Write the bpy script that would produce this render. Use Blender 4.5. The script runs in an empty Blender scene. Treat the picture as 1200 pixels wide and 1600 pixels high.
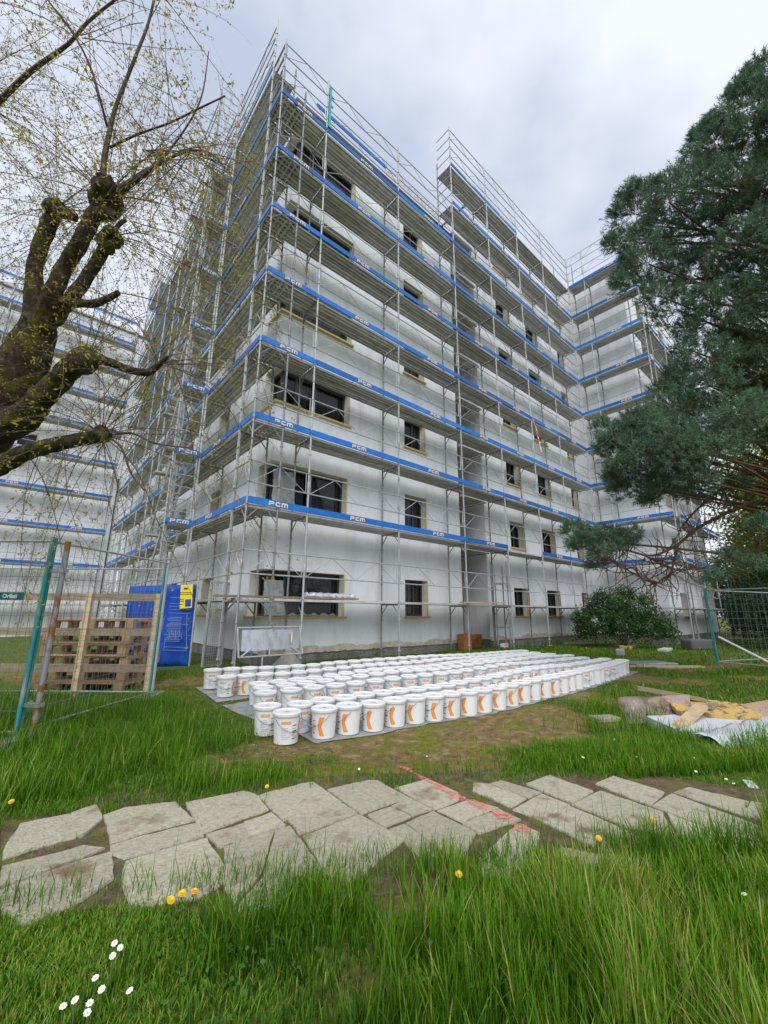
import bpy, math, random
import numpy as np
from mathutils import Matrix, Vector
random.seed(11); rng=np.random.default_rng(11)
SC=bpy.context.scene
COL=SC.collection
R=math.radians
# ---------------------------------------------------------------- camera
YAW,PITCH,ROLL=R(48.993),R(13.464),R(.387)
CAM=Vector((-3.484,-8.531,1.23))
fw=Vector((math.cos(YAW)*math.cos(PITCH),math.sin(YAW)*math.cos(PITCH),math.sin(PITCH)))
rt0=Vector((math.sin(YAW),-math.cos(YAW),0)); up0=rt0.cross(fw)
rt=rt0*math.cos(ROLL)+up0*math.sin(ROLL); up=up0*math.cos(ROLL)-rt0*math.sin(ROLL)
cd=bpy.data.cameras.new('camera'); cam=bpy.data.objects.new('camera',cd); COL.objects.link(cam)
cd.sensor_fit='HORIZONTAL'; cd.sensor_width=36; cd.lens=36*651.8/1200; cd.clip_start=.05; cd.clip_end=600
cam.matrix_world=Matrix(((rt.x,up.x,-fw.x,CAM.x),(rt.y,up.y,-fw.y,CAM.y),(rt.z,up.z,-fw.z,CAM.z),(0,0,0,1)))
SC.camera=cam
# ---------------------------------------------------------------- sky and sun (bright overcast)
SUN_EL,SUN_AZ=R(48),R(232)      # direction the light comes from: behind the camera, a little left
world=bpy.data.worlds.new('World'); SC.world=world; world.use_nodes=True
nt=world.node_tree; nt.nodes.clear()
N=nt.nodes.new; Lk=nt.links.new
wo=N('ShaderNodeOutputWorld'); mixs=N('ShaderNodeMixShader'); b1=N('ShaderNodeBackground'); b2=N('ShaderNodeBackground')
sky=N('ShaderNodeTexSky'); sky.sky_type='NISHITA'; sky.sun_disc=False; sky.sun_elevation=SUN_EL; sky.sun_rotation=R(90)-SUN_AZ
Lk(sky.outputs[0],b1.inputs[0]); b1.inputs[1].default_value=.07
tc=N('ShaderNodeTexCoord'); mp=N('ShaderNodeMapping'); mp.inputs['Scale'].default_value=(1.2,1.2,2.2); mp.inputs['Location'].default_value=(.3,1.7,.2)
nz=N('ShaderNodeTexNoise'); nz.inputs['Scale'].default_value=1.5; nz.inputs['Detail'].default_value=5; nz.inputs['Roughness'].default_value=.52
cr=N('ShaderNodeValToRGB'); cr.color_ramp.elements[0].position=.36; cr.color_ramp.elements[0].color=(.52,.58,.72,1)
cr.color_ramp.elements[1].position=.62; cr.color_ramp.elements[1].color=(.88,.92,1.0,1)
Lk(tc.outputs['Generated'],mp.inputs[0]); Lk(mp.outputs[0],nz.inputs[0]); Lk(nz.outputs['Fac'],cr.inputs[0]); Lk(cr.outputs[0],b2.inputs[0])
b2.inputs[1].default_value=.59
mixs.inputs[0].default_value=.9
Lk(b1.outputs[0],mixs.inputs[1]); Lk(b2.outputs[0],mixs.inputs[2]); Lk(mixs.outputs[0],wo.inputs[0])
sd=bpy.data.lights.new('sun','SUN'); sd.energy=1.5; sd.angle=R(55); sd.color=(1,.98,.95)
so=bpy.data.objects.new('sun',sd); COL.objects.link(so)
sdir=Vector((math.cos(SUN_EL)*math.cos(SUN_AZ),math.cos(SUN_EL)*math.sin(SUN_AZ),math.sin(SUN_EL)))
so.rotation_euler=sdir.to_track_quat('Z','Y').to_euler(); so.location=(-20,-20,30)
SC.view_settings.view_transform='Standard'; SC.view_settings.look='None'; SC.view_settings.gamma=1
SC.view_settings.use_curve_mapping=False; SC.view_settings.exposure=.98
SC.cycles.max_bounces=6; SC.cycles.transparent_max_bounces=12; SC.cycles.caustics_reflective=False; SC.cycles.caustics_refractive=False
SC.cycles.use_denoising=True
# ---------------------------------------------------------------- measured world coordinates (metres)
SLABS=[[(-3.216,-4.72),(-2.982,-4.759),(-2.813,-4.706),(-2.823,-4.975),(-2.936,-5.136),(-3.117,-5.13),(-3.297,-5.155),(-3.293,-5.042)],[(-3.296,-5.251),(-3.134,-5.279),(-2.952,-5.286),(-2.873,-5.389),(-2.966,-5.422),(-3.142,-5.446),(-3.294,-5.437)],[(-2.799,-4.935),(-2.669,-4.896),(-2.386,-5.021),(-2.373,-5.375),(-2.589,-5.342),(-2.823,-5.348),(-2.804,-5.105)],[(-2.822,-5.38),(-2.589,-5.395),(-2.36,-5.424),(-2.388,-5.617),(-2.546,-5.614),(-2.79,-5.585),(-2.832,-5.478)],[(-3.298,-5.48),(-3.087,-5.467),(-2.839,-5.457),(-2.864,-5.72),(-2.998,-5.812),(-3.198,-5.839),(-3.273,-5.68)],[(-2.792,-5.625),(-2.391,-5.665),(-2.402,-6.088),(-2.57,-6.155),(-2.747,-6.068),(-2.827,-6.0),(-2.828,-5.799)],[(-2.325,-5.095),(-1.95,-5.155),(-1.896,-5.272),(-1.929,-5.542),(-2.36,-5.572)],[(-2.363,-5.621),(-2.136,-5.633),(-2.19,-5.819),(-2.356,-5.806)],[(-2.121,-5.612),(-1.932,-5.61),(-1.949,-5.815),(-2.185,-5.811)],[(-2.334,-5.829),(-2.038,-5.838),(-2.208,-6.07),(-2.397,-6.204),(-2.389,-6.052)],[(-2.028,-5.847),(-1.932,-5.856),(-1.948,-6.233),(-2.091,-6.305),(-2.433,-6.328),(-2.401,-6.231),(-2.208,-6.098)],[(-1.872,-5.29),(-1.525,-5.311),(-1.445,-5.349),(-1.49,-5.782),(-1.911,-5.743)],[(-1.889,-5.778),(-1.489,-5.807),(-1.502,-5.994),(-1.929,-5.977)],[(-1.922,-6.017),(-1.5,-6.017),(-1.496,-6.428),(-1.908,-6.434),(-1.943,-6.294)],[(-1.429,-5.548),(-1.074,-5.601),(-1.034,-5.665),(-1.058,-6.026),(-1.469,-6.001)],[(-1.46,-6.051),(-1.261,-6.059),(-1.249,-6.25),(-1.477,-6.252)],[(-1.242,-6.061),(-1.067,-6.058),(-1.071,-6.272),(-1.229,-6.255)],[(-1.007,-5.848),(-0.695,-5.889),(-0.711,-6.215),(-0.797,-6.295),(-1.046,-6.28)],[(-1.479,-6.287),(-1.349,-6.304),(-1.37,-6.678),(-1.533,-6.739),(-1.493,-6.414)],[(-1.328,-6.303),(-1.077,-6.298),(-1.087,-6.654),(-1.353,-6.677)],[(-1.037,-6.314),(-0.752,-6.342),(-0.691,-6.549),(-1.044,-6.523)],[(-1.057,-6.543),(-0.714,-6.573),(-0.731,-6.748),(-1.077,-6.681)],[(-0.467,-6.178),(-0.4,-6.266),(-0.405,-6.597),(-0.611,-6.605),(-0.591,-6.271)],[(-0.378,-6.266),(-0.25,-6.295),(-0.214,-6.618),(-0.383,-6.6)],[(-0.16,-6.462),(0.15,-6.495),(0.105,-6.857),(-0.221,-6.858)],[(-0.625,-6.643),(-0.24,-6.642),(-0.254,-6.856),(-0.617,-6.848)],[(0.271,-6.824),(0.541,-6.851),(0.509,-7.226),(0.172,-7.231)],[(-0.239,-6.884),(0.14,-6.915),(0.108,-7.333),(-0.118,-7.342),(-0.278,-7.236)],[(-0.632,-6.865),(-0.286,-6.88),(-0.298,-7.244),(-0.485,-7.268),(-0.622,-7.152)],[(0.175,-7.253),(0.527,-7.281),(0.449,-7.69),(0.146,-7.648)],[(0.575,-7.281),(0.773,-7.328),(0.808,-7.674),(0.497,-7.685)],[(-0.093,-7.376),(0.121,-7.358),(0.102,-7.651),(-0.188,-7.695),(-0.229,-7.593)],[(0.51,-7.696),(0.812,-7.703),(0.849,-7.887),(0.516,-7.92)],[(0.139,-7.662),(0.436,-7.701),(0.472,-7.924),(0.177,-7.954),(0.073,-7.722)],[(-1.213,-6.719),(-0.796,-6.772),(-0.793,-6.921),(-1.208,-6.994),(-1.343,-6.84)],[(-0.765,-6.965),(-0.691,-7.125),(-0.513,-7.275),(-0.748,-7.345),(-1.168,-7.028)]]
PATHBED=[(-3.317,-4.43),(-2.785,-4.488),(-2.207,-4.825),(-1.681,-5.055),(-1.041,-5.415),(-0.437,-5.885),(0.311,-6.415),(0.837,-6.953),(1.166,-7.741),(0.043,-7.881),(-0.384,-7.518),(-0.742,-7.127),(-1.515,-6.758),(-2.085,-6.449),(-2.419,-6.292),(-2.852,-6.01),(-3.3,-5.737)]
REDLINE=[(-0.633,-5.519),(-0.711,-5.883),(-0.767,-6.168),(-0.764,-6.404),(-0.792,-6.686),(-0.855,-6.916)]
FLOWERS=[('d',-3.275,-4.493,-0.04),('d',-2.764,-6.315,0.0),('d',-2.714,-6.303,0.0),('d',-2.669,-6.325,0.0),('d',-1.669,-7.006,0.0),('d',-0.729,-7.262,-0.04),('d',-0.241,-7.391,-0.04),('d',-1.051,-4.352,-0.04),('d',-1.853,-5.362,-0.04),('w',-2.991,-6.437,0.0),('w',-2.979,-6.475,0.0),('w',-3.007,-6.501,0.0),('w',-3.068,-6.572,0.0),('w',-3.059,-6.638,0.0),('w',-2.99,-6.704,0.0),('w',-3.13,-6.629,0.0),('w',-3.161,-6.631,0.0),('w',-3.096,-6.672,0.0),('w',-3.106,-6.706,0.0),('w',-0.807,-7.928,0.0),('w',-1.115,-5.515,-0.04),('w',-0.459,-5.66,-0.04),('w',0.605,-6.571,-0.04),('w',1.349,-7.236,-0.04),('w',0.97,-7.336,-0.04),('w',0.957,-7.535,-0.04),('w',0.892,-7.593,-0.04),('w',0.985,-6.888,-0.04),('w',1.408,-6.539,-0.04),('w',0.597,-6.586,-0.04),('w',4.622,-6.436,-0.04)]
SOIL=[(-0.74,-0.03,0.55),(-1.29,-0.09,0.4),(-0.34,-4.94,0.7),(0.33,-5.04,0.75),(1.12,-5.17,0.75),(-0.78,-5.08,0.6),(2.12,-5.38,0.6),(0.28,-5.45,0.6),(-1.1,-4.69,0.35),(-0.47,-5.45,0.5),(2.26,-5.01,0.5),(4.03,-4.92,0.5),(-1.34,-4.36,0.3),(-1.84,-4.51,0.3),(6.91,-4.97,0.8),(9.98,-4.58,1.0),(3.72,-5.66,0.5),(2.5,-6.12,0.3),(1.45,-5.97,0.4),(7.28,-5.8,0.5),(8.92,-6.57,0.5),(-0.17,-5.81,0.35),(-3.12,3.58,0.7),(-2.64,2.64,0.7),(-1.82,-6.83,0.18),(-2.42,-6.38,0.14),(11.25,-5.58,0.6),(-2.59,-4.58,0.3)]
WILLOW=[[[-4.647,-1.688,-0.399,0.422],[-4.65,-2.0,0.591,0.3827],[-4.443,-2.616,1.751,0.3391],[-4.09,-3.27,2.628,0.2868],[-3.821,-3.648,3.084,0.2294],[-3.728,-3.865,3.511,0.1769],[-3.699,-3.98,3.795,0.1243]],[[-3.794,-3.611,3.109,0.1647],[-3.739,-3.747,3.6,0.1079],[-3.786,-3.732,4.109,0.0755],[-3.829,-3.752,4.507,0.0663],[-3.807,-3.813,4.854,0.0671],[-3.763,-3.914,5.051,0.0671],[-3.742,-3.955,5.125,0.0464]],[[-3.719,-3.881,3.539,0.1338],[-3.666,-4.075,3.79,0.085],[-3.635,-4.238,4.004,0.0698],[-3.592,-4.342,4.215,0.0628],[-3.518,-4.535,4.404,0.062],[-3.468,-4.645,4.612,0.0643],[-3.421,-4.727,4.743,0.0735],[-3.388,-4.773,4.798,0.0551]],[[-3.679,-3.931,3.8,0.1065],[-3.559,-4.02,3.969,0.0638],[-3.472,-4.099,4.193,0.0572],[-3.399,-4.173,4.441,0.0528],[-3.347,-4.27,4.603,0.0528],[-3.318,-4.329,4.71,0.0503]],[[-3.58,-4.194,3.93,0.0471],[-3.469,-4.398,3.838,0.0367],[-3.356,-4.553,3.803,0.0317],[-3.271,-4.698,3.81,0.0268],[-3.221,-4.813,3.821,0.022]],[[-3.793,-3.662,2.836,0.1604],[-3.676,-3.904,2.849,0.124],[-3.583,-4.153,2.948,0.0982],[-3.502,-4.327,3.061,0.0881],[-3.425,-4.498,3.174,0.0825],[-3.365,-4.607,3.224,0.0774]],[[-3.361,-4.569,3.221,0.0564],[-3.258,-4.7,3.225,0.0387],[-3.185,-4.78,3.189,0.0342],[-3.05,-4.88,3.134,0.0299],[-2.956,-5.014,3.087,0.0295],[-2.896,-5.086,3.148,0.0211],[-2.861,-5.194,3.179,0.0125]],[[-3.824,-3.7,2.395,0.0906],[-3.704,-3.952,2.431,0.0749],[-3.593,-4.134,2.487,0.0651],[-3.493,-4.298,2.516,0.0599],[-3.369,-4.418,2.552,0.0556],[-3.246,-4.561,2.581,0.051],[-3.155,-4.684,2.59,0.0548],[-3.099,-4.73,2.58,0.0337]],[[-3.465,-4.642,4.596,0.0643],[-3.374,-4.775,4.55,0.0544],[-3.342,-4.789,4.508,0.0271]],[[-3.758,-3.968,4.992,0.0458],[-3.672,-4.088,4.922,0.0503],[-3.606,-4.135,4.887,0.0403]],[[-3.354,-4.337,4.619,0.0596],[-3.311,-4.404,4.495,0.0442]]]
WSHOOT=[[[-3.445,-4.72,4.787,0.0267],[-3.479,-4.756,4.994,0.0248],[-3.49,-4.793,5.141,0.0228],[-3.484,-4.861,5.554,0.0173],[-3.445,-4.986,5.842,0.0154],[-3.415,-5.079,6.052,0.0135],[-3.381,-5.141,6.369,0.0118],[-3.374,-5.201,6.75,0.0099]],[[-4.513,-3.338,6.15,0.0359],[-4.372,-3.617,6.212,0.0263],[-4.16,-3.991,6.383,0.0214],[-3.928,-4.366,6.498,0.0167],[-3.803,-4.547,6.726,0.0133],[-3.61,-4.791,6.967,0.0104]],[[-3.509,-4.787,5.388,0.0116],[-3.606,-4.888,5.543,0.0098],[-3.697,-4.882,5.774,0.009],[-3.84,-4.89,5.975,0.0082],[-4.053,-4.845,6.204,0.0073],[-4.168,-4.811,6.412,0.0058]],[[-3.369,-4.786,4.787,0.0343],[-3.28,-4.942,4.82,0.0282],[-3.188,-5.106,4.872,0.0222]],[[-3.329,-4.873,4.739,0.0225],[-3.241,-5.089,4.747,0.0165],[-3.151,-5.255,4.811,0.0144],[-3.069,-5.4,4.826,0.0106],[-2.974,-5.601,4.77,0.0083],[-2.875,-5.782,4.64,0.0067],[-2.788,-5.877,4.484,0.0049]],[[-3.314,-4.333,4.71,0.025],[-3.285,-4.392,4.818,0.0209],[-3.238,-4.45,4.872,0.0188]],[[-3.465,-4.824,5.168,0.0114],[-3.304,-5.049,5.223,0.0094],[-3.122,-5.339,5.208,0.008],[-2.966,-5.561,5.266,0.0072],[-2.825,-5.766,5.31,0.0053]],[[-3.301,-4.924,4.82,0.0094],[-3.133,-5.233,4.905,0.008],[-3.02,-5.464,5.111,0.0072],[-2.97,-5.639,5.309,0.0056],[-2.984,-5.74,5.665,0.0035]],[[-3.106,-4.711,2.584,0.0112],[-3.02,-4.809,2.485,0.009],[-2.933,-4.847,2.281,0.0075],[-2.837,-4.892,2.158,0.0055]],[[-3.071,-4.75,2.61,0.0091],[-2.97,-4.864,2.607,0.0084],[-2.818,-5.021,2.513,0.0069],[-2.603,-5.197,2.481,0.0048]]]
PINE=[[7.48,-8.13,5.27,0.49],[5.73,-8.33,9.71,0.48],[6.49,-8.1,6.66,0.48],[6.73,-9.62,10.32,0.47],[5.41,-9.06,10.01,0.44],[6.77,-7.91,5.78,0.48],[5.39,-7.7,9.26,0.49],[7.52,-9.32,7.48,0.47],[5.97,-7.27,7.96,0.51],[5.6,-7.41,6.56,0.47],[5.93,-7.77,4.55,0.44],[5.69,-8.53,8.71,0.46],[5.38,-8.03,7.69,0.45],[4.32,-6.34,3.9,0.43],[6.13,-7.02,4.77,0.48],[8.49,-8.83,5.87,0.51],[5.57,-7.23,5.32,0.46],[7.71,-8.5,6.98,0.51],[5.59,-7.24,5.95,0.47],[4.65,-7.14,3.77,0.41],[7.79,-9.18,5.5,0.46],[6.97,-8.99,6.32,0.45],[6.91,-8.83,8.13,0.48],[6.66,-7.52,6.21,0.5],[5.92,-6.29,3.73,0.49],[6.42,-7.13,9.26,0.55],[7.03,-9.39,7.79,0.46],[7.4,-9.03,5.88,0.46],[5.94,-8.7,8.31,0.45],[6.44,-8.82,9.68,0.49],[7.82,-9.64,10.26,0.51],[6.17,-8.51,7.28,0.45],[7.84,-9.45,9.75,0.51],[6.63,-8.1,9.25,0.52],[8.86,-9.57,7.36,0.51],[7.87,-8.66,6.39,0.5],[4.37,-6.72,4.03,0.42],[5.43,-7.0,7.0,0.49],[5.41,-6.69,5.02,0.47],[5.56,-8.7,10.52,0.47],[4.92,-7.25,9.01,0.49],[6.33,-7.66,9.08,0.52],[5.81,-6.5,10.05,0.57],[8.51,-9.79,7.99,0.5],[5.4,-8.08,10.05,0.48],[7.7,-8.73,7.52,0.51],[7.82,-9.14,9.08,0.52],[5.74,-7.72,6.97,0.47],[5.02,-6.74,8.01,0.5],[7.35,-7.35,5.6,0.53],[5.23,-8.12,8.78,0.46],[6.84,-8.75,4.56,0.43],[5.79,-9.19,9.21,0.44],[8.26,-9.67,9.07,0.51],[6.96,-8.12,8.12,0.51],[5.73,-9.2,10.98,0.46],[8.84,-9.48,6.67,0.51],[7.06,-8.49,5.54,0.47],[5.43,-8.57,9.82,0.46],[5.49,-5.87,3.68,0.49],[5.99,-6.79,9.61,0.39],[6.06,-7.56,10.55,0.38],[5.06,-6.79,7.26,0.34],[7.98,-9.87,9.29,0.35],[6.03,-7.71,6.51,0.33],[6.64,-8.43,4.77,0.31],[6.06,-8.44,7.86,0.33],[6.3,-8.99,10.14,0.34],[6.84,-8.28,6.01,0.33],[6.54,-8.2,7.25,0.34],[7.87,-9.9,9.86,0.35],[7.81,-9.1,5.04,0.33],[5.41,-6.68,3.88,0.32],[7.64,-8.94,7.89,0.35],[6.42,-9.41,11.0,0.34],[6.75,-7.88,6.42,0.35],[6.73,-6.67,6.04,0.38],[5.71,-8.85,11.27,0.34],[6.93,-7.79,8.35,0.37],[5.94,-9.12,8.86,0.31],[4.52,-6.4,4.44,0.31],[6.39,-8.07,4.39,0.31],[6.29,-8.3,11.48,0.37],[7.62,-9.14,8.1,0.35],[7.29,-8.39,7.3,0.36],[5.81,-8.88,8.59,0.31],[5.48,-8.41,7.99,0.31],[4.42,-5.98,4.41,0.32],[7.01,-9.75,7.64,0.31],[6.18,-7.93,10.27,0.37],[5.8,-9.28,9.77,0.31],[5.11,-6.62,8.68,0.37],[5.52,-8.42,3.99,0.27],[5.41,-7.49,4.35,0.3],[8.03,-9.74,7.22,0.33],[6.17,-7.57,8.38,0.36],[7.35,-9.06,7.18,0.33],[6.5,-9.08,8.72,0.33],[5.96,-6.86,8.14,0.38],[6.42,-7.41,9.76,0.39],[5.94,-6.21,8.47,0.4],[8.01,-9.88,10.84,0.36],[5.95,-8.86,10.31,0.33],[4.61,-6.98,3.36,0.29],[5.37,-7.44,6.94,0.33],[5.92,-7.21,10.4,0.26],[8.05,-9.63,6.53,0.22],[6.86,-9.21,6.61,0.21],[5.69,-8.55,9.15,0.22],[6.74,-8.15,5.51,0.22],[5.75,-6.79,10.41,0.26],[6.81,-9.6,8.88,0.21],[7.58,-7.9,5.67,0.24],[6.94,-8.59,5.04,0.21],[6.05,-6.69,6.07,0.24],[6.73,-7.39,6.75,0.24],[6.46,-6.91,7.15,0.25],[6.0,-7.86,9.17,0.24],[8.73,-8.97,5.53,0.24],[5.15,-6.89,4.27,0.21],[5.63,-6.9,8.78,0.25],[4.65,-6.61,3.76,0.2],[5.43,-6.75,4.62,0.22],[4.2,-6.01,3.7,0.21],[5.87,-6.46,5.7,0.24],[6.54,-7.95,7.32,0.23],[6.95,-6.76,5.65,0.25],[5.27,-5.58,4.36,0.24],[7.14,-8.24,8.91,0.25],[8.0,-9.42,5.72,0.22],[6.76,-9.32,8.39,0.22],[5.14,-7.34,4.06,0.2],[5.52,-6.23,9.33,0.26],[7.23,-7.83,7.43,0.25],[6.46,-8.8,10.24,0.23],[6.74,-6.78,6.88,0.26],[8.76,-10.01,9.06,0.24],[6.34,-7.11,5.25,0.23],[6.26,-7.72,11.23,0.26],[6.04,-8.96,11.14,0.23],[6.02,-6.96,8.62,0.25],[6.68,-8.63,8.45,0.23],[7.24,-9.73,11.32,0.23],[6.82,-8.9,6.66,0.21],[6.36,-9.46,9.58,0.21],[7.14,-7.39,5.97,0.25],[6.31,-7.59,7.95,0.24],[6.2,-9.47,10.35,0.21],[6.96,-9.81,9.53,0.22],[5.62,-6.57,10.52,0.27],[5.42,-8.65,10.92,0.22],[5.66,-6.34,4.89,0.15],[7.75,-8.9,6.33,0.14],[4.99,-6.15,3.22,0.13],[6.11,-8.56,4.43,0.12],[7.72,-9.52,7.85,0.14],[4.78,-5.71,3.53,0.14],[7.38,-8.13,6.63,0.15],[7.75,-9.92,7.61,0.13],[5.57,-6.38,10.39,0.17],[5.34,-8.51,10.82,0.14],[5.69,-6.84,9.76,0.16],[6.12,-8.33,9.41,0.14],[8.54,-9.25,6.82,0.15],[8.35,-9.93,9.13,0.15],[6.55,-8.31,6.19,0.14],[8.4,-9.83,8.78,0.15],[7.56,-10.01,9.68,0.14],[5.64,-8.96,9.15,0.13],[5.6,-8.55,9.31,0.14],[5.77,-7.92,7.15,0.14],[8.62,-10.1,9.39,0.15],[6.19,-9.43,11.1,0.14],[8.25,-9.17,7.27,0.15],[8.95,-9.83,7.15,0.15],[6.39,-8.64,10.17,0.15],[5.47,-6.34,5.0,0.14],[6.94,-7.28,6.14,0.15],[6.22,-8.57,4.16,0.12],[8.39,-9.29,5.37,0.14],[4.55,-6.03,4.2,0.14],[6.09,-7.77,5.04,0.13],[5.34,-8.03,10.56,0.14],[5.41,-6.26,8.46,0.16],[4.64,-6.22,4.75,0.14],[6.33,-7.82,5.95,0.14],[7.6,-8.98,4.72,0.13],[6.88,-9.45,8.54,0.13],[7.64,-9.23,6.73,0.14],[6.0,-7.33,8.43,0.15],[5.28,-6.37,8.67,0.16],[7.06,-9.22,10.92,0.15],[5.73,-8.24,10.58,0.15],[6.42,-8.32,5.49,0.13],[7.19,-9.94,9.06,0.13],[7.35,-8.77,6.61,0.14],[7.58,-9.48,5.79,0.13],[9.09,-10.07,8.14,0.15],[7.3,-9.72,11.75,0.15],[8.74,-9.38,6.2,0.15],[6.16,-8.8,8.09,0.13],[6.38,-7.75,10.88,0.16],[5.35,-8.14,10.45,0.14],[7.47,-8.44,6.45,0.15],[8.11,-9.52,7.39,0.14],[6.7,-8.26,9.67,0.15],[5.37,-5.91,4.86,0.15],[5.39,-7.04,9.98,0.16],[7.03,-9.13,8.07,0.14],[7.77,-9.34,5.27,0.13],[6.19,-8.35,10.9,0.15],[3.91,-5.21,2.71,0.19],[4.69,-4.95,2.52,0.2],[4.09,-5.45,2.59,0.18],[4.19,-5.54,2.28,0.18],[4.64,-5.52,2.65,0.19],[5.25,-5.45,2.55,0.2],[4.76,-5.85,2.59,0.19],[5.08,-5.11,2.19,0.2],[5.14,-6.67,10.05,0.13],[5.11,-6.31,9.76,0.13],[4.64,-6.25,8.64,0.14],[4.54,-6.31,7.6,0.12],[5.58,-8.78,11.35,0.11],[5.68,-8.48,11.29,0.12],[6.24,-8.0,11.56,0.14],[5.79,-7.79,11.0,0.12],[4.55,-5.67,4.76,0.13],[4.39,-5.73,4.23,0.12],[5.29,-5.47,3.93,0.13],[4.81,-6.3,4.29,0.46],[4.46,-6.83,3.67,0.44],[4.84,-7.21,3.9,0.41],[4.42,-6.04,3.68,0.34],[4.85,-6.37,3.34,0.34],[6.0,-6.7,3.49,0.31],[4.96,-7.58,4.38,0.41],[4.27,-5.95,4.25,0.27],[6.39,-7.61,4.33,0.41],[4.73,-5.06,2.62,0.29],[4.51,-5.54,2.43,0.24],[5.47,-5.57,2.58,0.2],[5.49,-7.07,2.15,0.16],[6.03,-7.24,2.05,0.19],[5.2,-6.89,1.81,0.13],[4.65,-6.29,4.63,0.32],[5.76,-6.53,4.9,0.41],[6.54,-7.19,3.59,0.22],[5.26,-7.58,2.61,0.16]]
PTRUNK=[[10.775,-7.875,-0.404],[10.289,-8.236,2.066],[9.593,-8.626,4.772],[8.845,-9.036,7.686],[8.166,-9.317,10.003],[7.637,-9.488,11.993],[7.332,-9.517,12.921]]
PBRANCH=[[[9.713,-8.558,4.229],[8.331,-8.004,4.123],[7.298,-7.626,4.045],[6.544,-7.334,3.904],[5.83,-6.992,3.924],[5.537,-6.855,3.865]],[[9.757,-8.51,3.957],[8.526,-7.88,4.058],[7.516,-7.399,4.02],[6.894,-7.069,3.827],[6.619,-6.878,3.549],[6.107,-6.573,3.132],[5.698,-6.364,2.733]],[[9.877,-8.442,3.415],[8.622,-7.776,3.467],[7.835,-7.375,3.502],[7.207,-7.037,3.295],[6.444,-6.511,2.874],[5.972,-6.266,2.533],[5.523,-5.938,2.301],[5.034,-5.673,2.378],[4.461,-5.341,2.474]],[[10.156,-8.338,2.753],[9.518,-7.717,2.971],[9.122,-7.226,2.943],[8.846,-6.888,2.631],[8.642,-6.577,2.208]],[[8.271,-7.228,2.27],[7.493,-6.847,2.343],[6.877,-6.523,2.153],[6.263,-6.234,2.067],[5.855,-6.031,2.114],[5.436,-5.854,2.277]],[[5.972,-6.266,2.533],[5.898,-6.153,2.168],[5.822,-6.079,1.926],[5.697,-5.929,1.795],[5.486,-5.764,1.852],[5.141,-5.645,1.994],[4.905,-5.494,2.167],[4.744,-5.369,2.212]]]
GZ=-.12
# ---------------------------------------------------------------- helpers
MATS={}
def mat(name,color=(.5,.5,.5),rough=.6,metal=0.,spec=.5,noise=None,noise2=None,bump=None,rand=0.,alpha_tint=None,trans=0.,coat=0.):
    """noise=(scale,colour2,lo,hi,stretch) mixes a second colour in; rand varies brightness per object."""
    if name in MATS: return MATS[name]
    m=bpy.data.materials.new(name); m.use_nodes=True; MATS[name]=m
    t=m.node_tree; n=t.nodes; l=t.links; p=n['Principled BSDF']
    p.inputs['Roughness'].default_value=rough; p.inputs['Metallic'].default_value=metal
    p.inputs['Specular IOR Level'].default_value=spec
    if trans: p.inputs['Subsurface Weight'].default_value=0
    src=n.new('ShaderNodeRGB'); src.outputs[0].default_value=(*color,1); cur=src.outputs[0]
    tcn=n.new('ShaderNodeTexCoord')
    for nzp in (noise,noise2):
        if not nzp: continue
        sc,c2,lo,hi,st=nzp
        mpn=n.new('ShaderNodeMapping'); mpn.inputs['Scale'].default_value=st
        g=n.new('ShaderNodeNewGeometry'); l.new(g.outputs['Position'],mpn.inputs[0])
        x=n.new('ShaderNodeTexNoise'); x.inputs['Scale'].default_value=sc; x.inputs['Detail'].default_value=6; x.inputs['Roughness'].default_value=.62
        l.new(mpn.outputs[0],x.inputs[0])
        rp=n.new('ShaderNodeMapRange'); rp.inputs[1].default_value=lo; rp.inputs[2].default_value=hi
        l.new(x.outputs['Fac'],rp.inputs[0])
        mx=n.new('ShaderNodeMix'); mx.data_type='RGBA'; l.new(rp.outputs[0],mx.inputs[0]); l.new(cur,mx.inputs[6]); mx.inputs[7].default_value=(*c2,1)
        cur=mx.outputs[2]
    if rand:
        oi=n.new('ShaderNodeObjectInfo'); rp=n.new('ShaderNodeMapRange'); rp.inputs[3].default_value=1-rand; rp.inputs[4].default_value=1+rand
        l.new(oi.outputs['Random'],rp.inputs[0])
        hs=n.new('ShaderNodeHueSaturation'); l.new(cur,hs.inputs['Color']); l.new(rp.outputs[0],hs.inputs['Value']); cur=hs.outputs[0]
    l.new(cur,p.inputs['Base Color'])
    if bump:
        sc,stg,dist=bump
        g=n.new('ShaderNodeNewGeometry'); x=n.new('ShaderNodeTexNoise'); x.inputs['Scale'].default_value=sc; x.inputs['Detail'].default_value=5
        l.new(g.outputs['Position'],x.inputs[0]); b=n.new('ShaderNodeBump'); b.inputs['Strength'].default_value=stg; b.inputs['Distance'].default_value=dist
        l.new(x.outputs['Fac'],b.inputs['Height']); l.new(b.outputs[0],p.inputs['Normal'])
    return m
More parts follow.
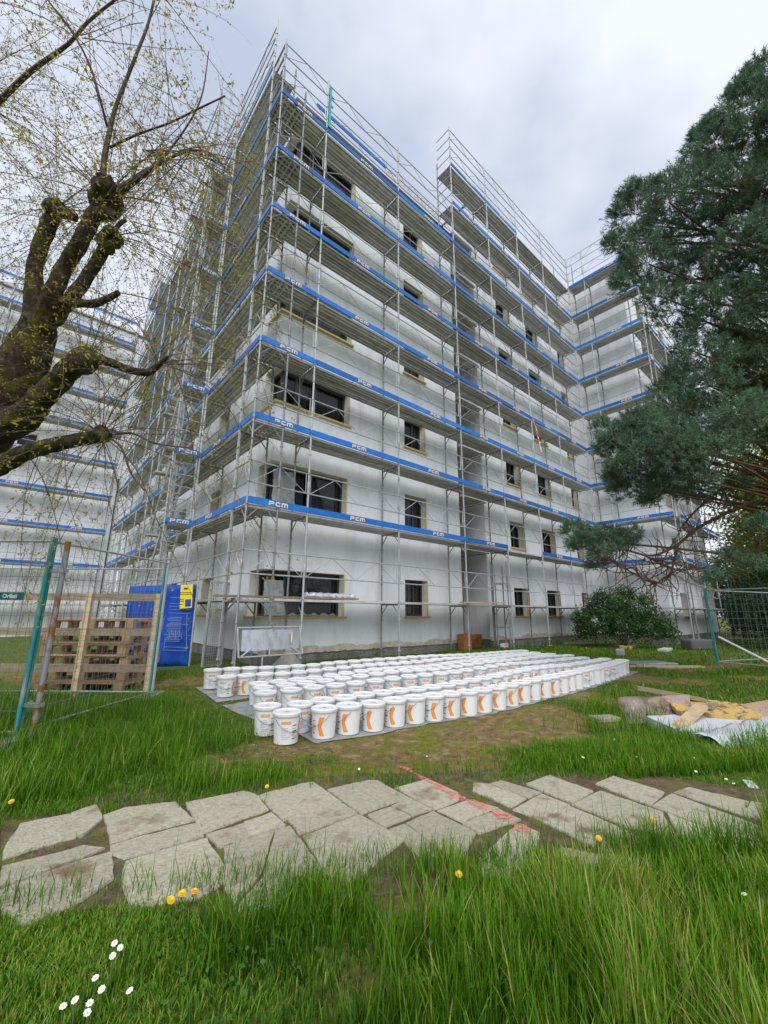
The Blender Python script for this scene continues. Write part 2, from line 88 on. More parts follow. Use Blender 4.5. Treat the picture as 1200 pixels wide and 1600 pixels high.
def leafmat(name,c1,c2,c3=None,rough=.55,trans=.35):
    """leaf / blade material: colour picked by the per-vertex 'tint' attribute, part of the light passes through"""
    m=bpy.data.materials.new(name); m.use_nodes=True; t=m.node_tree; n=t.nodes; l=t.links; p=n['Principled BSDF']; o=n['Material Output']
    a=n.new('ShaderNodeAttribute'); a.attribute_name='tint'
    r=n.new('ShaderNodeValToRGB'); r.color_ramp.elements[0].color=(*c1,1); r.color_ramp.elements[1].color=(*c2,1)
    if c3: e=r.color_ramp.elements.new(.86); e.color=(*c2,1); r.color_ramp.elements[2].color=(*c3,1)
    l.new(a.outputs['Fac'],r.inputs[0]); l.new(r.outputs[0],p.inputs['Base Color'])
    p.inputs['Roughness'].default_value=rough; p.inputs['Specular IOR Level'].default_value=.25
    tr=n.new('ShaderNodeBsdfTranslucent'); l.new(r.outputs[0],tr.inputs[0]); mx=n.new('ShaderNodeMixShader'); mx.inputs[0].default_value=trans
    l.new(p.outputs[0],mx.inputs[1]); l.new(tr.outputs[0],mx.inputs[2]); l.new(mx.outputs[0],o.inputs[0])
    return m
class MB:
    """collects geometry for one mesh"""
    def __init__(s): s.v=[]; s.f=[]
    def box(s,a,b):
        x0,y0,z0=a; x1,y1,z1=b; k=len(s.v)
        s.v+=[(x0,y0,z0),(x1,y0,z0),(x1,y1,z0),(x0,y1,z0),(x0,y0,z1),(x1,y0,z1),(x1,y1,z1),(x0,y1,z1)]
        s.f+=[tuple(k+i for i in q) for q in ((0,3,2,1),(4,5,6,7),(0,1,5,4),(1,2,6,5),(2,3,7,6),(3,0,4,7))]; return s
    def obox(s,p0,p1,w,h,upv=(0,0,1)):
        """bar of section w x h from p0 to p1"""
        p0=Vector(p0);p1=Vector(p1);d=(p1-p0).normalized();u=Vector(upv);sd=d.cross(u)
        if sd.length<1e-4: sd=d.cross(Vector((1,0,0)))
        sd.normalize();u=sd.cross(d);k=len(s.v)
        for p in (p0,p1):
            for a,b in ((-1,-1),(1,-1),(1,1),(-1,1)): s.v.append(tuple(p+sd*a*w/2+u*b*h/2))
        s.f+=[tuple(k+i for i in q) for q in ((0,1,2,3),(7,6,5,4),(0,4,5,1),(1,5,6,2),(2,6,7,3),(3,7,4,0))]; return s
    def quad(s,*p):
        k=len(s.v); s.v+=[tuple(q) for q in p]; s.f.append(tuple(range(k,k+len(p)))); return s
    def tube(s,p0,p1,r,n=6,r2=None): return s.path([p0,p1],[r,r if r2 is None else r2],n)
    def path(s,pts,rad,n=6,cap=True):
        pts=[Vector(p) for p in pts]; rings=[]; prev=None
        for i,p in enumerate(pts):
            d=(pts[min(i+1,len(pts)-1)]-pts[max(i-1,0)]).normalized()
            if prev is None: a=d.orthogonal().normalized()
            else:
                a=prev-d*prev.dot(d)
                a=a.normalized() if a.length>1e-5 else d.orthogonal().normalized()
            prev=a; b=d.cross(a); k=len(s.v); rr=rad[i] if hasattr(rad,'__len__') else rad
            for j in range(n):
                t=2*math.pi*j/n; s.v.append(tuple(p+(a*math.cos(t)+b*math.sin(t))*rr))
            rings.append(k)
        for q in range(len(rings)-1):
            a,b=rings[q],rings[q+1]
            for j in range(n): s.f.append((a+j,a+(j+1)%n,b+(j+1)%n,b+j))
        if cap: s.f.append(tuple(rings[0]+j for j in reversed(range(n)))); s.f.append(tuple(rings[-1]+j for j in range(n)))
        return s
    def lathe(s,prof,n=20,c=(0,0,0)):
        k=len(s.v)
        for r,z in prof:
            for j in range(n):
                t=2*math.pi*j/n; s.v.append((c[0]+r*math.cos(t),c[1]+r*math.sin(t),c[2]+z))
        for i in range(len(prof)-1):
            for j in range(n): s.f.append((k+i*n+j,k+i*n+(j+1)%n,k+(i+1)*n+(j+1)%n,k+(i+1)*n+j))
        s.f.append(tuple(k+j for j in reversed(range(n)))); e=k+(len(prof)-1)*n; s.f.append(tuple(e+j for j in range(n))); return s
    def prism(s,poly,z0,z1):
        n=len(poly);k=len(s.v); s.v+=[(x,y,z0) for x,y in poly]+[(x,y,z1) for x,y in poly]
        s.f.append(tuple(k+i for i in reversed(range(n)))); s.f.append(tuple(k+n+i for i in range(n)))
        for i in range(n): j=(i+1)%n; s.f.append((k+i,k+j,k+n+j,k+n+i))
        return s
    def mesh(s,name,m,smooth=False):
        me=bpy.data.meshes.new(name); me.from_pydata(s.v,[],s.f); me.materials.append(m)
        if smooth:
            me.polygons.foreach_set('use_smooth',[True]*len(me.polygons))
            try: me.set_sharp_from_angle(angle=R(40))
            except Exception: pass
        return me
    def build(s,name,m,parent=None,smooth=False): return put(name,s.mesh(name,m,smooth),parent)
def put(name,me,parent=None,loc=(0,0,0),rz=0.,mw=None):
    o=bpy.data.objects.new(name,me); COL.objects.link(o)
    if parent: o.parent=parent
    if mw is not None: o.matrix_local=mw
    else: o.location=loc; o.rotation_euler=(0,0,rz)
    return o
def tag(o,label=None,cat=None,group=None,kind=None):
    if label: o['label']=label
    if cat: o['category']=cat
    if group: o['group']=group
    if kind: o['kind']=kind
    return o
def thing(name,label,cat,loc=(0,0,0),rz=0.,group=None):
    o=put(name,None,None,loc,rz); o.empty_display_size=.2; return tag(o,label,cat,group)
def trimesh(name,V,T,m,tint=None,parent=None):
    """big triangle mesh from numpy arrays"""
    V=np.asarray(V,np.float32).reshape(-1,3); T=np.asarray(T,np.int32).reshape(-1,3)
    me=bpy.data.meshes.new(name); me.vertices.add(len(V)); me.vertices.foreach_set('co',V.ravel())
    me.loops.add(len(T)*3); me.loops.foreach_set('vertex_index',T.ravel()); me.polygons.add(len(T))
    me.polygons.foreach_set('loop_start',np.arange(0,len(T)*3,3,dtype=np.int32))
    me.update(calc_edges=True)
    if tint is not None:
        a=me.attributes.new('tint','FLOAT','POINT'); a.data.foreach_set('value',np.asarray(tint,np.float32).ravel())
    me.materials.append(m); return put(name,me,parent)
ORD=lambda n:{1:'first',2:'second',3:'third',21:'21st',22:'22nd',23:'23rd'}.get(n,f'{n}th')
def ss(a,b,x): t=np.clip((x-a)/(b-a),0,1); return t*t*(3-2*t)
_g=[(rng.uniform(.35,1.6),rng.uniform(0,6.28),rng.uniform(0,6.28)) for _ in range(9)]
def gz(x,y):
    """ground height"""
    x=np.asarray(x,float);y=np.asarray(y,float)
    z=GZ+.12*ss(-2.2,-.3,y)*(1-ss(9,14,x))*ss(-3,0,x)
    b=0
    for i,(k,p,q) in enumerate(_g): b=b+np.sin(k*(x*math.cos(i*.7)+y*math.sin(i*.7))*2.2+p)*.006
    return z+b
# ---------------------------------------------------------------- materials
M_WALL=mat('white_render',(.76,.785,.81),.92,0,.2,(1.1,(.54,.565,.585),.50,.80,(1.6,1.6,.28)),(6,(.66,.66,.65),.5,.8,(1,1,.5)),bump=(38,.25,.01))
M_REVEAL=mat('cream_reveal',(.74,.72,.62),.9,0,.2,(3,(.55,.53,.45),.5,.8,(1,1,1)))
M_SILL=mat('yellow_sill',(.62,.46,.12),.7,0,.3,(5,(.55,.50,.36),.45,.7,(1,1,1)))
M_FRAME=mat('dark_window_frame',(.035,.038,.042),.45)
M_PLINTH=mat('old_concrete',(.24,.235,.21),.95,0,.2,(2.2,(.10,.10,.085),.45,.75,(1,1,.5)),(9,(.36,.34,.30),.55,.8,(1,1,1)),bump=(30,.5,.02))
M_RAG=mat('old_render_edge',(.48,.40,.30),.95,0,.2,(6,(.62,.60,.55),.4,.7,(1,1,1)),bump=(40,.5,.01))
M_GALV=mat('galvanised_steel',(.42,.435,.45),.6,.3,.4,(7,(.27,.275,.28),.48,.75,(1,1,.4)),rand=.12)
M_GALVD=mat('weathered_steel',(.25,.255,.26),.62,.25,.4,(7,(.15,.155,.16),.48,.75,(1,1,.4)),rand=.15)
M_DECK=mat('steel_deck',(.56,.545,.52),.6,.15,.4,(5,(.36,.34,.31),.45,.75,(1,1,1)),rand=.14)
M_BLUE=mat('blue_toe_board',(.010,.135,.50),.45,0,.4,(4,(.025,.21,.62),.5,.75,(1,1,1)),(14,(.20,.26,.40),.68,.78,(1,1,1)),rand=.28)
M_PCM=mat('cream_lettering',(.88,.70,.42),.6,0,.3,(40,(.74,.46,.22),.52,.7,(1,1,1)))
M_WOOD=mat('weathered_wood',(.33,.25,.17),.85,0,.2,(3,(.20,.16,.12),.4,.7,(1,1,9)),rand=.18)
M_WOODL=mat('pale_wood',(.58,.44,.27),.8,0,.2,(5,(.34,.25,.16),.45,.72,(1,1,6)),rand=.16)
M_TEAL=mat('teal_paint',(.03,.30,.32),.5,.1,.4,(6,(.32,.40,.42),.5,.68,(1,1,.5)))
M_ALU=mat('aluminium',(.66,.67,.68),.34,.85,.5,(2.5,(.42,.43,.44),.45,.7,(3,3,.6)))
M_BLACK=mat('black_plastic',(.02,.02,.022),.5)
M_CURT=mat('curtain',(.20,.20,.205),.9,0,.1,rand=.45)
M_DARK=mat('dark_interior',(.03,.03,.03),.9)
m=bpy.data.materials.new('window_glass'); m.use_nodes=True; M_GLASS=m
t=m.node_tree; n=t.nodes; n.clear(); o=n.new('ShaderNodeOutputMaterial'); mx=n.new('ShaderNodeMixShader'); fr=n.new('ShaderNodeFresnel'); fr.inputs[0].default_value=1.5
tr=n.new('ShaderNodeBsdfTransparent'); tr.inputs[0].default_value=(.62,.66,.68,1); gl=n.new('ShaderNodeBsdfGlossy'); gl.inputs['Roughness'].default_value=.02
t.links.new(fr.outputs[0],mx.inputs[0]); t.links.new(tr.outputs[0],mx.inputs[1]); t.links.new(gl.outputs[0],mx.inputs[2]); t.links.new(mx.outputs[0],o.inputs[0])
m=bpy.data.materials.new('clear_film'); m.use_nodes=True; M_FILM=m
t=m.node_tree; n=t.nodes; p=n['Principled BSDF']; p.inputs['Base Color'].default_value=(.72,.76,.78,1); p.inputs['Roughness'].default_value=.22; p.inputs['Alpha'].default_value=.45
nzn=n.new('ShaderNodeTexNoise'); nzn.inputs['Scale'].default_value=9; bp=n.new('ShaderNodeBump'); bp.inputs['Strength'].default_value=.9; bp.inputs['Distance'].default_value=.05
t.links.new(nzn.outputs['Fac'],bp.inputs['Height']); t.links.new(bp.outputs[0],p.inputs['Normal'])
# ---------------------------------------------------------------- ground
PA,PB=np.array((-3.6,-4.75)),np.array((1.5,-7.85)); PD=(PB-PA)/np.linalg.norm(PB-PA); PN=np.array((-PD[1],PD[0]))
_gz0=gz
def gz(x,y):
    d=np.abs((np.asarray(x,float)-PA[0])*PN[0]+(np.asarray(y,float)-PA[1])*PN[1])
    f=ss(.7,1.3,d); return GZ*(1-f)+_gz0(x,y)*f
def inpoly(x,y,poly):
    c=np.zeros(np.shape(x),bool); j=len(poly)-1
    for i in range(len(poly)):
        xi,yi=poly[i]; xj,yj=poly[j]
        c^=((yi>y)!=(yj>y))&(x<(xj-xi)*(y-yi)/(yj-yi+1e-12)+xi); j=i
    return c
def vnoise(x,y,f,seed):
    r=np.random.default_rng(seed); tab=r.random((64,64))
    X=np.asarray(x)*f;Y=np.asarray(y)*f; i=np.floor(X).astype(int);j=np.floor(Y).astype(int); a=X-i;b=Y-j
    a=a*a*(3-2*a); b=b*b*(3-2*b)
    g=lambda p,q: tab[p%64,q%64]
    return (g(i,j)*(1-a)+g(i+1,j)*a)*(1-b)+(g(i,j+1)*(1-a)+g(i+1,j+1)*a)*b
def soil(x,y):
    """1 where the soil lies bare, 0 where grass covers it"""
    s=np.zeros(np.shape(x))
    for cx,cy,r in SOIL: s=np.maximum(s,1.15-((x-cx)**2+(y-cy)**2)/(r*1.15)**2*.75)
    s=s+(vnoise(x,y,1.7,3)-.5)*.9+(vnoise(x,y,5.5,4)-.5)*.5
    return np.clip(ss(.25,.8,s),0,1)
ax=np.unique(np.concatenate([np.linspace(-5,9,180),np.linspace(9,30,90),np.geomspace(30,300,14),-np.geomspace(5,300,26)]))
ay=np.unique(np.concatenate([np.linspace(-9.5,1,170),np.linspace(1,24,40),np.geomspace(24,300,14),-np.geomspace(9.5,300,22)]))
GX,GY=np.meshgrid(ax,ay,indexing='ij'); GZZ=gz(GX,GY)
nx,ny=GX.shape; idx=np.arange(nx*ny).reshape(nx,ny)
q=np.stack([idx[:-1,:-1],idx[1:,:-1],idx[1:,1:],idx[:-1,1:]],-1).reshape(-1,4)
T=np.concatenate([q[:,[0,1,2]],q[:,[0,2,3]]])
m=bpy.data.materials.new('ground_soil'); m.use_nodes=True; t=m.node_tree; n=t.nodes; l=t.links; p=n['Principled BSDF']; p.inputs['Roughness'].default_value=.95; p.inputs['Specular IOR Level'].default_value=.15
at_=n.new('ShaderNodeAttribute'); at_.attribute_name='tint'
def nse(sc,det=6,ro=.65):
    g=n.new('ShaderNodeNewGeometry'); x=n.new('ShaderNodeTexNoise'); x.inputs['Scale'].default_value=sc; x.inputs['Detail'].default_value=det; x.inputs['Roughness'].default_value=ro; l.new(g.outputs['Position'],x.inputs[0]); return x.outputs['Fac']
def rmp(f,stops):
    r=n.new('ShaderNodeValToRGB'); e=r.color_ramp.elements
    while len(e)<len(stops): e.new(.5)
    for k,(pp,c) in enumerate(stops): e[k].position=pp; e[k].color=(*c,1)
    l.new(f,r.inputs[0]); return r.outputs[0]
c_soil=rmp(nse(9),[(.3,(.095,.064,.032)),(.5,(.22,.15,.07)),(.62,(.31,.23,.115)),(.75,(.40,.32,.19))])
c_turf=rmp(nse(14),[(.3,(.04,.07,.012)),(.5,(.09,.13,.022)),(.62,(.17,.18,.035)),(.75,(.18,.14,.06))])
c_moss=rmp(nse(22),[(.3,(.075,.095,.012)),(.6,(.20,.205,.026)),(.8,(.28,.24,.055))])
mxm=n.new('ShaderNodeMix'); mxm.data_type='RGBA'; rm=n.new('ShaderNodeMapRange'); rm.inputs[1].default_value=.46; rm.inputs[2].default_value=.60; l.new(nse(2.6),rm.inputs[0]); l.new(rm.outputs[0],mxm.inputs[0]); l.new(c_soil,mxm.inputs[6]); l.new(c_moss,mxm.inputs[7])
mxt=n.new('ShaderNodeMix'); mxt.data_type='RGBA'; l.new(at_.outputs['Fac'],mxt.inputs[0]); l.new(c_turf,mxt.inputs[6]); l.new(mxm.outputs[2],mxt.inputs[7])
l.new(mxt.outputs[2],p.inputs['Base Color'])
bp=n.new('ShaderNodeBump'); bp.inputs['Strength'].default_value=.9; bp.inputs['Distance'].default_value=.03; l.new(nse(40,8,.7),bp.inputs['Height']); l.new(bp.outputs[0],p.inputs['Normal'])
gr=trimesh('ground',np.stack([GX,GY,GZZ],-1),T,m,soil(GX,GY)); tag(gr,kind='structure')
gr.data.polygons.foreach_set('use_smooth',[True]*len(gr.data.polygons))
# footpath: soil bed with each slab on it
m_bed=mat('path_joint_soil',(.10,.075,.045),.95,0,.2,(12,(.20,.155,.10),.45,.7,(1,1,1)),(5,(.13,.13,.03),.50,.64,(1,1,1)),bump=(60,.8,.02))
bed=MB().prism([(a-PN[0]*.15,b-PN[1]*.15) if (a-PA[0])*PN[0]+(b-PA[1])*PN[1]<-.3 and a>-2.5 else (a,b) for a,b in PATHBED],GZ-.1,GZ+.014).build('footpath',m_bed); tag(bed,kind='structure')
m_slab=mat('stone_slab',(.43,.40,.305),.95,0,.15,(30,(.29,.265,.19),.36,.74,(1,1,1)),(3.3,(.20,.145,.09),.56,.68,(1,1,1)),bump=(60,1.0,.012),rand=.13)
def wob(poly,step=.09,amt=.008):
    P=[]
    for i in range(len(poly)):
        a=Vector(poly[i]);b=Vector(poly[(i+1)%len(poly)]); k=max(1,int((b-a).length/step))
        for j in range(k):
            q=a.lerp(b,j/k); P.append((q.x+random.uniform(-amt,amt),q.y+random.uniform(-amt,amt)))
    return P
PVD=lambda a,b:(a-PA[0])*PN[0]+(b-PA[1])*PN[1]
for s in SLABS:
    sh_=.15 if s[0][0]>-2.35 else .03; s=[(a-PN[0]*sh_,b-PN[1]*sh_) if PVD(a,b)<-.40 else (a,b) for a,b in s]
    cx=sum(a for a,b in s)/len(s); cy=sum(b for a,b in s)/len(s)
    pl=[(cx+(a-cx)*1.045,cy+(b-cy)*1.045) for a,b in wob(s,.06,.005)]
    ins=[(cx+(a-cx)*.985,cy+(b-cy)*.985) for a,b in pl]
    if sum(pl[i][0]*pl[(i+1)%len(pl)][1]-pl[(i+1)%len(pl)][0]*pl[i][1] for i in range(len(pl)))<0: pl=pl[::-1]; ins=ins[::-1]
    zt=GZ+.024+random.uniform(-.003,.003); tx,ty=random.uniform(-.006,.006),random.uniform(-.006,.006)
    b=MB(); nn=len(pl)
    zz=lambda a,c:zt+(a-cx)*tx+(c-cy)*ty
    b.v=[(a,c,GZ-.02) for a,c in pl]+[(a,c,zz(a,c)-.008) for a,c in pl]+[(a,c,zz(a,c)+random.uniform(-.0015,.0015)) for a,c in ins]
    for i in range(nn):
        j=(i+1)%nn; b.f+=[(i,j,nn+j,nn+i),(nn+i,nn+j,2*nn+j,2*nn+i)]
    b.f.append(tuple(2*nn+i for i in range(nn))); b.build('slab',m_slab,bed)
# sprayed survey line over soil and slabs: a thin broken film of paint
m_red=bpy.data.materials.new('red_spray'); m_red.use_nodes=True; t=m_red.node_tree; n=t.nodes; l=t.links; p=n['Principled BSDF']; p.inputs['Base Color'].default_value=(.74,.20,.18,1); p.inputs['Roughness'].default_value=.85
rmx=n.new('ShaderNodeMapRange'); rmx.inputs[1].default_value=.42; rmx.inputs[2].default_value=.60; l.new(nse(26,7,.75),rmx.inputs[0]); l.new(rmx.outputs[0],p.inputs['Alpha'])
b=MB(); pts=[]
for i in range(len(REDLINE)-1):
    a=Vector(REDLINE[i]);c=Vector(REDLINE[i+1])
    for j in range(12): pts.append((a.lerp(c,j/12),i))
for q,(c,i) in enumerate(pts):
    d=(pts[min(q+1,len(pts)-1)][0]-pts[max(q-1,0)][0]).normalized(); nv=Vector((-d.y,d.x)); w=(.03+.014*math.sin(q*.7)+random.uniform(-.006,.006))*(.8 if i<2 else 1.1)
    zt=GZ+.0315 if any(inpoly(np.array([c.x]),np.array([c.y]),s_)[0] for s_ in SLABS) else (GZ+.02 if inpoly(np.array([c.x]),np.array([c.y]),PATHBED)[0] else float(gz(c.x,c.y))+.014)
    b.v+=[(c.x-nv.x*w,c.y-nv.y*w,zt),(c.x+nv.x*w,c.y+nv.y*w,zt)]
    if q: k=2*q; b.f.append((k-2,k-1,k+1,k))
tag(b.build('paint_line',m_red),'red sprayed marking line crossing the stone slabs and bare soil','paint line')
# ---------------------------------------------------------------- buildings
def frame_matrix(org,rz): return Matrix.Translation(Vector(org))@Matrix.Rotation(rz,4,'Z')
def facade(parent,org,rz,L,z0,z1,ops,name='wall',d=.28,back=True):
    """wall in the plane v=0 of a local frame (u right, v inward); real openings with reveals. ops: (u0,u1,za,zb,corner)"""
    us=sorted({0,L,*[o[0] for o in ops],*[o[1] for o in ops]}); zs=sorted({z0,z1,*[o[2] for o in ops],*[o[3] for o in ops]})
    hit=lambda u,z: any(o[0]<u<o[1] and o[2]<z<o[3] for o in ops)
    b=MB(); r=MB()
    for i in range(len(us)-1):
        k=0
        while k<len(zs)-1:
            if hit((us[i]+us[i+1])/2,(zs[k]+zs[k+1])/2): k+=1; continue
            b.quad((us[i],0,zs[k]),(us[i+1],0,zs[k]),(us[i+1],0,zs[k+1]),(us[i],0,zs[k+1])); k+=1
    for o in ops:
        r=MB(); u0,u1,a,c=o[:4]; cn=o[4] if len(o)>4 else ''
        if u0>0.001: r.quad((u0,0,a),(u0,d,a),(u0,d,c),(u0,0,c))
        if u1<L-.001: r.quad((u1,0,a),(u1,0,c),(u1,d,c),(u1,d,a))
        if not cn: r.quad((u0,0,c),(u0,d,c),(u1,d,c),(u1,0,c)); r.quad((u0,0,a),(u1,0,a),(u1,d,a),(u0,d,a))
        put('window_reveal',r.mesh('window_reveal',M_REVEAL),parent,mw=frame_matrix(org,rz))
    M4=frame_matrix(org,rz)
    put(name,b.mesh(name,M_WALL),parent,mw=M4)
_wc={}
def window(parent,org,rz,u0,u1,a,c,d=.28,sill=True,curt=True,tape=True):
    w=u1-u0;h=c-a; key=(round(w,2),round(h,2))
    if key not in _wc:
        f=MB(); t=.06
        f.box((0,d-.02,0),(w,d+.05,t)); f.box((0,d-.02,h-t),(w,d+.05,h)); f.box((0,d-.02,t),(t,d+.05,h-t)); f.box((w-t,d-.02,t),(w,d+.05,h-t))
        nm=1 if w<1.4 else 2
        if w>.7:
            for k in range(1,nm+1):
                x=w*k/(nm+1)+ (.12 if nm==1 else 0); f.box((x-.04,d-.016,t),(x+.04,d+.05,h-t))
        g=MB().quad((t,d+.012,t),(w-t,d+.012,t),(w-t,d+.012,h-t),(t,d+.012,h-t))
        cu=MB(); nn=int(w/.035)
        for k in range(nn):
            x0,x1=w*k/nn,w*(k+1)/nn; y0=d+.14+.025*math.sin(k*1.9)+.01*math.sin(k*.7); y1=d+.14+.025*math.sin((k+1)*1.9)+.01*math.sin((k+1)*.7)
            if .42<k/nn<.50: continue
            cu.quad((x0,y0,.0),(x1,y1,.0),(x1,y1,h),(x0,y0,h))
        si=MB().box((-.07,-.07,-.05),(w+.07,d-.022,.003))
        tp=MB().box((w-.03,-.012,.0),(w+.012,-.003,h)) 
        _wc[key]=(f.mesh('window',M_FRAME),g.mesh('pane',M_GLASS),cu.mesh('curtain',M_CURT),si.mesh('sill',M_SILL),tp.mesh('edge_strip',M_SILL))
    fm,gm,cm,sm,tm=_wc[key]
    M4=frame_matrix(org,rz)@Matrix.Translation((u0,0,a))
    o=put('window',fm,parent,mw=M4); put('pane',gm,o)
    if curt: put('curtain',cm,o)
    if sill: put('sill',sm,o)
    if tape: put('edge_strip',tm,o)
    return o
WX=.95; ST=2.78; SILL=1.1; WH=1.12
bld=thing('apartment_building','white rendered apartment block behind the scaffolding, corner windows at its near corner','building')
TL,TR=17.2,20.3
# front, near part (plane y=WX, x WX..8.45)
fo=(WX,WX,0)
ops=[]; wins=[]
for k in range(6):
    a=SILL+ST*k; ops+=[(0,3.33-WX,a,a+WH,'c'),(5.65-WX,6.67-WX,a,a+WH)]
facade(bld,fo,0,8.45-WX,.27,TL,ops)
for k in range(6): window(bld,fo,0,5.65-WX,6.67-WX,SILL+ST*k,SILL+ST*k+WH)
# side (plane x=WX, y WX..20.4); local u=0 at far end
LY=20.4; so_=(WX,LY,0); Lw=LY-WX
ops=[]; sw=[(4.3,5.3),(8.0,9.0),(11.2,12.2),(15.0,16.0)]
for k in range(6):
    a=SILL+ST*k; ops+=[(LY-1.72,Lw,a,a+WH,'c')]+[(LY-y1,LY-y0,a,a+WH) for y0,y1 in sw]
facade(bld,so_,-math.pi/2,Lw,.27,TL,ops)
for k in range(6):
    for y0,y1 in sw: window(bld,so_,-math.pi/2,LY-y1,LY-y0,SILL+ST*k,SILL+ST*k+WH)
# corner windows: L-shaped glazing behind the open corner
D=.28; CX=WX+D
for k in range(6):
    a=SILL+ST*k; c=a+WH; f=MB(); t=.06; X1=3.33; Y1=1.72
    bars=[((CX,X1),'x')]
    f.box((CX-.03,CX-.03,a),(X1,CX+.05,a+t)); f.box((CX-.03,CX-.03,c-.1),(X1,CX+.05,c))
    f.box((CX-.03,CX+.05,a),(CX+.05,Y1,a+t)); f.box((CX-.03,CX+.05,c-.1),(CX+.05,Y1,c))
    f.box((CX-.034,CX-.034,a+t),(CX+.06,CX+.06,c-.1)); f.box((X1-t,CX-.03,a+t),(X1,CX+.05,c-.1)); f.box((CX-.03,Y1-t,a+t),(CX+.05,Y1,c-.1))
    f.box((2.18,CX-.028,a+t),(2.32,CX+.05,c-.1)); f.box((1.62,CX-.026,a+t),(1.68,CX+.05,c-.1))
    w=f.build('window',M_FRAME,bld)
    MB().quad((CX+.06,CX+.012,a+t),(X1-t,CX+.012,a+t),(X1-t,CX+.012,c-.1),(CX+.06,CX+.012,c-.1)).build('pane',M_GLASS,w)
    MB().quad((CX+.012,CX+.06,a+t),(CX+.012,CX+.06,c-.1),(CX+.012,Y1-t,c-.1),(CX+.012,Y1-t,a+t)).build('pane',M_GLASS,w)
    cu=MB()
    for j in range(60):
        x0=1.5+1.83*j/60; x1=1.5+1.83*(j+1)/60; g=lambda q:CX+.16+.03*math.sin(q*1.7+k)
        if 20<j<26 or j<4+2*k: continue
        cu.quad((x0,g(j),a),(x1,g(j+1),a),(x1,g(j+1),c),(x0,g(j),c))
    cu.build('curtain',M_CURT,w)
    # soffit and sill bed of the opening (an L)
    r=MB()
    for zz,fl in ((c,0),(a,1)):
        P1=[(WX,WX,zz),(3.33,WX,zz),(3.33,CX,zz),(WX,CX,zz)]; P2=[(WX,CX,zz),(CX,CX,zz),(CX,Y1,zz),(WX,Y1,zz)]
        for P in (P1,P2): r.quad(*(P if fl else P[::-1]))
    r.build('window_reveal',M_REVEAL,bld)
    s_=MB(); s_.box((WX-.07,WX-.07,a-.05),(3.4,CX-.032,a+.004)); s_.box((WX-.07,CX-.032,a-.05),(CX-.032,1.79,a+.0035)); s_.build('sill',M_SILL,w)
    MB().box((3.30,WX-.012,a+.004),(3.345,WX-.003,c)).build('edge_strip',M_SILL,w)
# slot between the two front parts
DS=2.55
def plain(org,rz,L,z0,z1): facade(bld,org,rz,L,z0,z1,[])
facade(bld,(8.45,DS,0),0,1.55,.27,TL,[])
b=MB(); b.quad((8.45,WX,.27),(8.45,DS,.27),(8.45,DS,TL),(8.45,WX,TL)); b.build('wall',mat('insulation_edge',(.20,.17,.13),.9,0,.2,(4,(.33,.29,.23),.45,.7,(1,1,1))),bld)
facade(bld,(10.0,DS,0),-math.pi/2,DS-WX,.27,TR,[])
MB().tube((8.62,1.12,-.05),(8.62,1.12,TL),.06,10).build('downpipe',mat('brown_pipe',(.09,.07,.055),.6),bld)
# right part of the front and the wing
ops=[];cols=[(11.77,12.80),(14.42,15.62),(17.85,18.6)]
for k in range(7):
    a=SILL+ST*k
    for x0,x1 in cols: ops.append((x0-10,x1-10,a,a+WH))
facade(bld,(10,WX,0),0,9.0,.27,TR,ops)
for k in range(7):
    for x0,x1 in cols: window(bld,(10,WX,0),0,x0-10,x1-10,SILL+ST*k,SILL+ST*k+WH,curt=random.random()<.6)
facade(bld,(19,WX,0),-math.pi/2,3.4,.27,TR,[])
ops=[]
for k in range(7):
    a=SILL+ST*k
    for x0,x1 in ((1.85,2.9),(5.9,6.9)): ops.append((x0,x1,a,a+WH))
facade(bld,(19,-2.45,0),0,8.5,.27,TR,ops)
for k in range(7):
    for x0,x1 in ((1.85,2.9),(5.9,6.9)): window(bld,(19,-2.45,0),0,x0,x1,SILL+ST*k,SILL+ST*k+WH)
# plinth (old concrete) set back a little, ragged edge of the old render above it
pl=MB(); e=.035
for (x0,y0),(x1,y1) in (((WX,WX),(8.45,WX)),((8.45,WX),(8.45,DS)),((8.45,DS),(10,DS)),((10,DS),(10,WX)),((10,WX),(19,WX)),((19,WX),(19,-2.45)),((19,-2.45),(27.5,-2.45)),((WX,LY),(WX,WX))):
    dx,dy=x1-x0,y1-y0; L=math.hypot(dx,dy); nx_,ny_=-dy/L*e,dx/L*e
    pl.quad((x0+nx_,y0+ny_,-.6),(x1+nx_,y1+ny_,-.6),(x1+nx_,y1+ny_,.3),(x0+nx_,y0+ny_,.3))
    pl.quad((x0+nx_,y0+ny_,.27),(x1+nx_,y1+ny_,.27),(x1,y1,.27),(x0,y0,.27))
pl.build('plinth',M_PLINTH,bld)
def ragged(p0,p1,z):
    p0=Vector(p0);p1=Vector(p1);d=p1-p0;L=d.length;d/=L;nv=Vector((d.y,-d.x))*.006;b=MB();s=0;h=random.uniform(.02,.08)
    while s<L-.05:
        e_=min(L-.02,s+random.uniform(.06,.2)); h2=min(.13,max(.012,h+random.uniform(-.05,.05))); a=p0+d*s+nv;c=p0+d*e_+nv
        b.quad((a.x,a.y,z-.03-random.uniform(0,.03)),(c.x,c.y,z-.03-random.uniform(0,.03)),(c.x,c.y,z+h2),(a.x,a.y,z+h)); s=e_;h=h2
    b.build('render_edge',M_RAG,bld)
ragged((WX,WX),(8.45,WX),.27); ragged((10,WX),(19,WX),.27)
